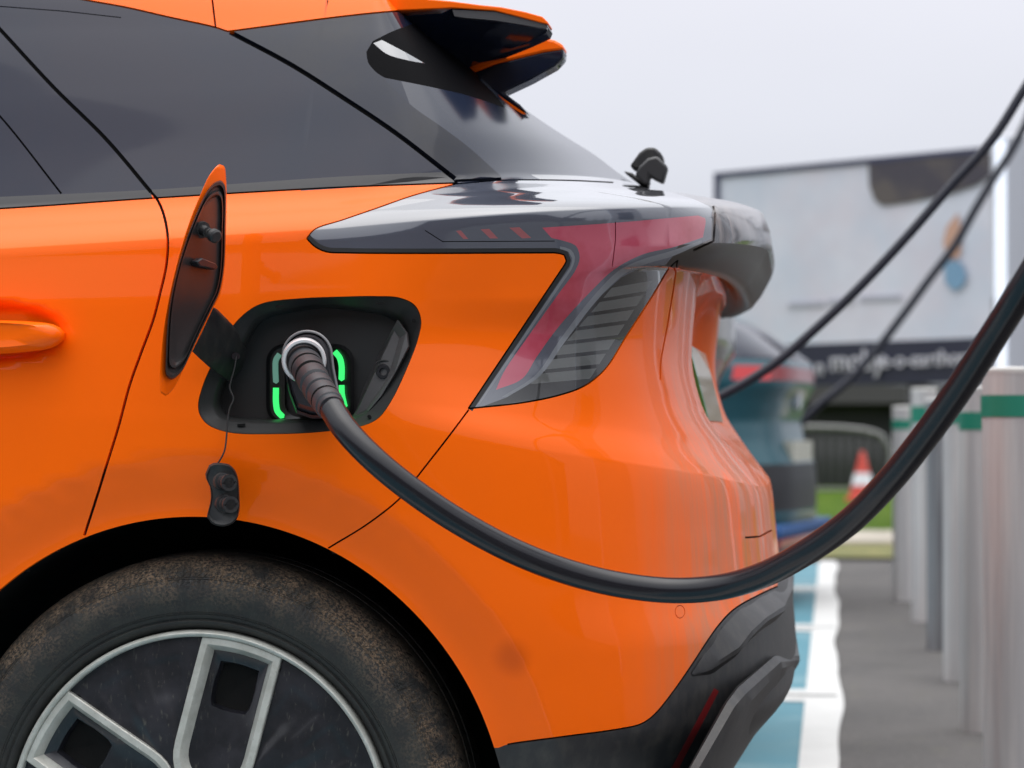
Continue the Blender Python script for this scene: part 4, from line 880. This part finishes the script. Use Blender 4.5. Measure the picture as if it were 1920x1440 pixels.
mb = MB(); mb.rings([[(x_, .0 + .045 * math.cos(a), 1.0 + .045 * math.sin(a)) for a in np.linspace(0, 2 * math.pi, 24, endpoint=False)] for x_ in (-.09, -.03)], cap1=True); q = mb.build('badge', mat('badge_silver', (.6, .6, .64), .25, .6)); q.parent = tcar
mb = MB(); mb.box((-.06, -.26, .70), (-.015, .26, .80)); q = mb.build('number_plate', mat('bg_plate', (.45, .44, .38), .4)); q.parent = tcar
mb = MB(); mb.box((-.25, -.70, .345), (.004, .70, .40)); q = bevel(mb.build('bumper_strip', mat('blue_bumper_strip', (.004, .07, .24), .5)), .01); q.parent = tcar
mb = MB(); mb.box((-.23, -.66, .29), (.000, .66, .335)); q = bevel(mb.build('reflector', LRED2), .01); q.parent = tcar
mb = MB(); mb.tube([(-.5, 0, 1.5), (-.56, 0, 1.56), (-.62, 0, 1.5)], .03, 8); q = mb.build('roof_aerial', PLASTIC); q.parent = tcar
GCAR = mat('grey_paint', (.17, .165, .155), .35, .4, .8, .05)
gcar, _g = bg_car('grey car mostly hidden behind the orange car, only its tail edge showing', 'grey_car', ((1398 - 1561) * 6.9 / FPX, DY(6.5)), R(2), GCAR, (LRED2, .98, 1.04), GCAR)
# ================================================================== FAR THINGS
def quad_at(pts, depthY, thick, m, nm, parent=None):
    mb = MB(); P = [uy(*p) for p in pts]; mb.prism(P, (0, thick, 0)); return mb.build(nm, m, parent)
dl, dr = DY(22.0), DY(20.0)
def bp(px, py): t_ = (px - 1340) / (1868 - 1340); return (px, py, 1 / ((1 - t_) / 22.0 + t_ / 20.0) - DIST)
bb = thing('billboard', 'large pale advertising screen with a dark frame above a navy lettered strip', 'billboard', tuple(uy(*bp(1600, 985)) * (1, 1, 0)))
POST = mat('poster_pale', (.60, .62, .70), .35, coat=.5, vary=(.9, (.48, .54, .64), .8), dirt=[(1.4, (.56, .50, .56), .5, (1, 1, 1), .45, .7, None)])
FRM = mat('board_frame', (.035, .04, .09), .5)
pn = quad_at([bp(1346, 330), bp(1866, 282), bp(1866, 640), bp(1346, 650)], 0, .08, POST, 'screen_panel', bb)
mb = MB()
for q in ([bp(1338, 324), bp(1870, 273), bp(1870, 283), bp(1338, 334)], [bp(1338, 324), bp(1348, 324), bp(1348, 655), bp(1338, 655)]):
    mb.prism([uy(x, y, Y_ - .03) for x, y, Y_ in q], (0, .14, 0))
mb.build('frame', FRM, bb)
NAVY = mat('navy_fascia', (.010, .012, .032), .5)
quad_at([bp(1338, 652), bp(1868, 632), bp(1868, 716), bp(1338, 728)], 0, .12, NAVY, 'navy_fascia', bb)
def polyat(pts, dy, m, nm, par, th=.02):
    mb = MB(); mb.prism([uy(x, y, bp(x, y)[2] + dy) for x, y in pts], (0, th, 0)); return mb.build(nm, m, par)
polyat([(1628, 306), (1740, 296), (1866, 286), (1858, 328), (1830, 347), (1780, 364), (1700, 380), (1655, 386), (1640, 376), (1630, 350)], -.03, mat('poster_dark_shape', (.045, .04, .055), .4, vary=(2.5, (.10, .085, .075), .8)), 'dark_poster_shape', pn)
polyat([(1775, 425), (1795, 400), (1803, 440), (1800, 480), (1778, 488), (1768, 455)], -.03, mat('poster_tan', (.50, .30, .22), .5), 'poster_figure', pn)
polyat([(1770, 500), (1782, 488), (1802, 492), (1812, 515), (1806, 536), (1788, 545), (1772, 530)], -.04, mat('poster_blue', (.16, .30, .45), .5), 'poster_blue_shape', pn)
for x0_, x1_, y_ in ((1478, 1545, 568), (1552, 1600, 562), (1612, 1690, 556)): polyat([(x0_, y_), (x1_, y_ - 3), (x1_, y_ + 6), (x0_, y_ + 9)], -.03, mat('poster_grey_words', (.36, .37, .44), .5), 'caption_line', pn)
def text_on(txt, px, py, size, m, nm, par, ext=.01):
    cu = bpy.data.curves.new(nm, 'FONT'); cu.body = txt; cu.size = size; cu.extrude = ext; o = link(bpy.data.objects.new(nm, cu))
    a = uy(*bp(px, py)); b = uy(*bp(px + 200, py - 8)); d = b - a; ang = math.atan2(d[1], d[0]); tilt = math.atan2(d[2], math.hypot(d[0], d[1]))
    o.matrix_world = Matrix.Translation(Vector(a) + Vector((0, -.05, 0))) @ Matrix.Rotation(ang, 4, 'Z') @ Matrix.Rotation(-tilt, 4, 'Y') @ Matrix.Rotation(math.pi / 2, 4, 'X')
    dg = bpy.context.evaluated_depsgraph_get(); me = bpy.data.meshes.new_from_object(o.evaluated_get(dg)); me.materials.clear(); me.materials.append(m); q = link(bpy.data.objects.new(nm, me)); q.matrix_world = o.matrix_world.copy(); bpy.data.objects.remove(o)
    bpy.context.view_layer.update(); mw = q.matrix_world.copy(); q.parent = par; q.matrix_parent_inverse = par.matrix_world.inverted(); return q
LET = mat('white_lettering', (.52, .52, .58), .5)
fas = [o for o in bb.children if o.name.startswith('navy')][0]
text_on('n', 1528, 704, .22, LET, 'lettering', fas); text_on('moby', 1556, 697, .27, LET, 'lettering', fas); text_on('e-o-earthome', 1652, 690, .19, LET, 'lettering', fas)
LEG = mat('leg_steel', (.08, .08, .09), .5)
for px_ in (1400, 1722):
    a = uy(*bp(px_, 700)); mb = MB(); mb.box((a[0] - .09, a[1] + .13, 0), (a[0] + .09, a[1] + .30, 3.0)); mb.build('support_leg', LEG, bb)
# dark low building under the board
g0 = uy(1300, 800, DY(35)); g1 = uy(2150, 800, DY(35))
bld = thing('dark_building', 'low dark building with a grey fascia beneath the billboard', 'building', (g0[0], DY(35), 0))
mb = MB(); mb.box((g0[0] - 4, DY(35), 0), (g1[0], DY(41), uy(1600, 756, DY(35))[2])); mb.build('wall', mat('dark_wall', (.012, .012, .015), .8, vary=(1.2, (.022, .024, .024), .8)), bld)
mb = MB(); mb.box((g0[0] - 4.2, DY(34.6), uy(1600, 757, DY(35))[2]), (g1[0] + .2, DY(41.2), uy(1600, 722, DY(35))[2])); mb.build('roof_fascia', mat('grey_fascia', (.06, .057, .06), .7), bld)
# crowd barrier and cone on the grass
bd_ = DY(30); br = thing('crowd_barrier', 'grey metal crowd barrier with upright bars standing on the grass', 'barrier', (uy(1590, 900, bd_)[0], bd_, 0)); BM = mat('barrier_steel', (.20, .20, .20), .5, .4)
x0, x1 = uy(1400, 900, bd_)[0], uy(1664, 900, bd_)[0]; zt = uy(1600, 812, bd_)[2]; zb = uy(1600, 918, bd_)[2]
mb = MB(); mb.tube(spline([(x0, bd_, .03), (x0, bd_, zt - .15), (x0 + .12, bd_, zt), (x1 - .14, bd_, zt), (x1, bd_, zt - .15), (x1, bd_, .03)], n=6), .035, 8); mb.tube([(x0, bd_, zb), (x1, bd_, zb)], .02, 8); mb.build('rail_frame', BM, br, smooth=True)
for i in range(1, 15): x = x0 + (x1 - x0) * i / 15; mb = MB(); mb.tube([(x, bd_, zb), (x, bd_, zt)], .012, 6); mb.build('upright_bar', BM, br, smooth=True)
cd = DY(27.5); cx = uy(1617, 900, cd)[0]; zt = uy(1617, 846, cd)[2]; cn = thing('traffic_cone', 'orange and white traffic cone on the grass in front of the barrier', 'cone', (cx, cd, .03))
def lath(prof, nm, m):
    mb = MB(); mb.rings([[(cx + r * math.cos(a), cd + r * math.sin(a), z) for a in np.linspace(0, 2 * math.pi, 28, endpoint=False)] for r, z in prof]); return mb.build(nm, m, cn, angle=40)
CO_ = mat('cone_orange', (.55, .055, .035), .5); zr = zt - .25; rz = lambda z: .025 + (zt - z) / zt * .15
lath([(.012, zt), (rz(zt), zt - .005), (rz(zr), zr)], 'cone_tip', CO_); lath([(rz(zr) + .004, zr), (rz(.22) + .004, .22)], 'reflective_sleeve', mat('cone_white', (.72, .72, .78), .4)); lath([(rz(.22), .22), (rz(.08), .08)], 'cone_body', CO_)
mb = MB(); mb.box((cx - .19, cd - .19, .03), (cx + .19, cd + .19, .08)); bevel(mb.build('cone_base', CO_, cn), .01)
# charger cabinet with lit edge, and its neighbours that feed the cables
def cabinet(X, Y, H, label, w_=.62, d_=.5):
    t = thing('charger_cabinet', label, 'charger', (X, Y, 0), 'rapid charger cabinets')
    mb = MB(); mb.box((X, Y - d_ / 2, .06), (X + w_, Y + d_ / 2, H)); bevel(mb.build('cabinet_body', mat('cabinet_pale', (.54, .56, .61), .4, coat=.4), t), .02)
    mb = MB(); mb.box((X - .012, Y - d_ / 2 - .008, .4), (X + .055, Y - d_ / 2 - .001, H - .03)); mb.build('lit_edge', mat('lit_edge', (.8, .85, .95), .4, emit=(.85, .92, 1.0), estr=.55), t)
    mb = MB(); mb.box((X - .05, Y - d_ / 2 - .04, 0), (X + w_ + .05, Y + d_ / 2 + .04, .06)); mb.build('plinth', KERB, t)
    mb = MB(); mb.box((X - .006, Y - .12, 1.1), (X + .0, Y + .12, 1.6)); mb.build('touch_screen', GLASS, t)
    return t
d13 = 13.7; cabinet(uy(1864, 700, DY(d13))[0], DY(d13), uy(1870, 262, DY(d13))[2], 'tall pale charger cabinet with a bright lit edge behind the posts')
for Y_, lb in ((-.05, 'pale charger cabinet nearest the camera, feeding the thick looped cable'), (2.6, 'pale charger cabinet feeding the upper thin hanging cable')): cabinet(1.0, Y_, 2.2, lb)
cabinet(1.55, DY(12.9), 3.15, 'pale tall charger cabinet feeding the lower thin hanging cable')
# two thin cables hanging to the neighbouring cars
def hang(pts, tail, r, label):
    P = [tuple(uy(*p)) for p in pts] + tail; mb = MB(); mb.tube(spline(P, n=10), r, 16); o = mb.build('hanging_cable', mat('thin_cable', (.008, .010, .022), .45), None, smooth=True); tag(o, label, 'cable', 'cables hanging to the cars behind')
da, db = DY(5.6), DY(12.9)
hang([(1180, 820, da), (1300, 768, da), (1345, 746, da), (1400, 716, da), (1455, 680, da), (1520, 625, da), (1610, 540, da), (1700, 444, da), (1780, 352, da), (1860, 262, da), (1920, 168, da), (2000, 40, da)], [(.72, da, 2.08), (1.0, 2.6, 2.1)], .0112, 'thin dark cable hanging in front of the teal car, the upper of two')
hang([(1440, 850, db), (1500, 795, db), (1535, 760, db), (1590, 715, db), (1640, 660, db), (1690, 595, db), (1745, 520, db), (1790, 460, db), (1830, 390, db), (1866, 330, db), (1895, 285, db), (1920, 238, db), (1990, 90, db)], [(1.55, db, 3.1)], .023, 'thin dark cable hanging right of the teal car, the lower of two')
# dark block added out of view behind the camera to darken the paint's reflections
rb = thing('added_reflection_block', 'long dark building-like block, added unseen behind the camera to darken reflections in the paint', 'building', (0, -30, 0))
mb = MB(); mb.box((-60, -36, 0), (45, -30, 8.2)); mb.build('wall', mat('reflection_block_brown', (.13, .085, .065), .8, vary=(2, (.09, .06, .05), .8)), rb)
mb = MB(); mb.box((-60.4, -36.4, 8.2), (45.4, -29.6, 8.7)); mb.build('roof', mat('reflection_block_grey', (.08, .08, .085), .8), rb)
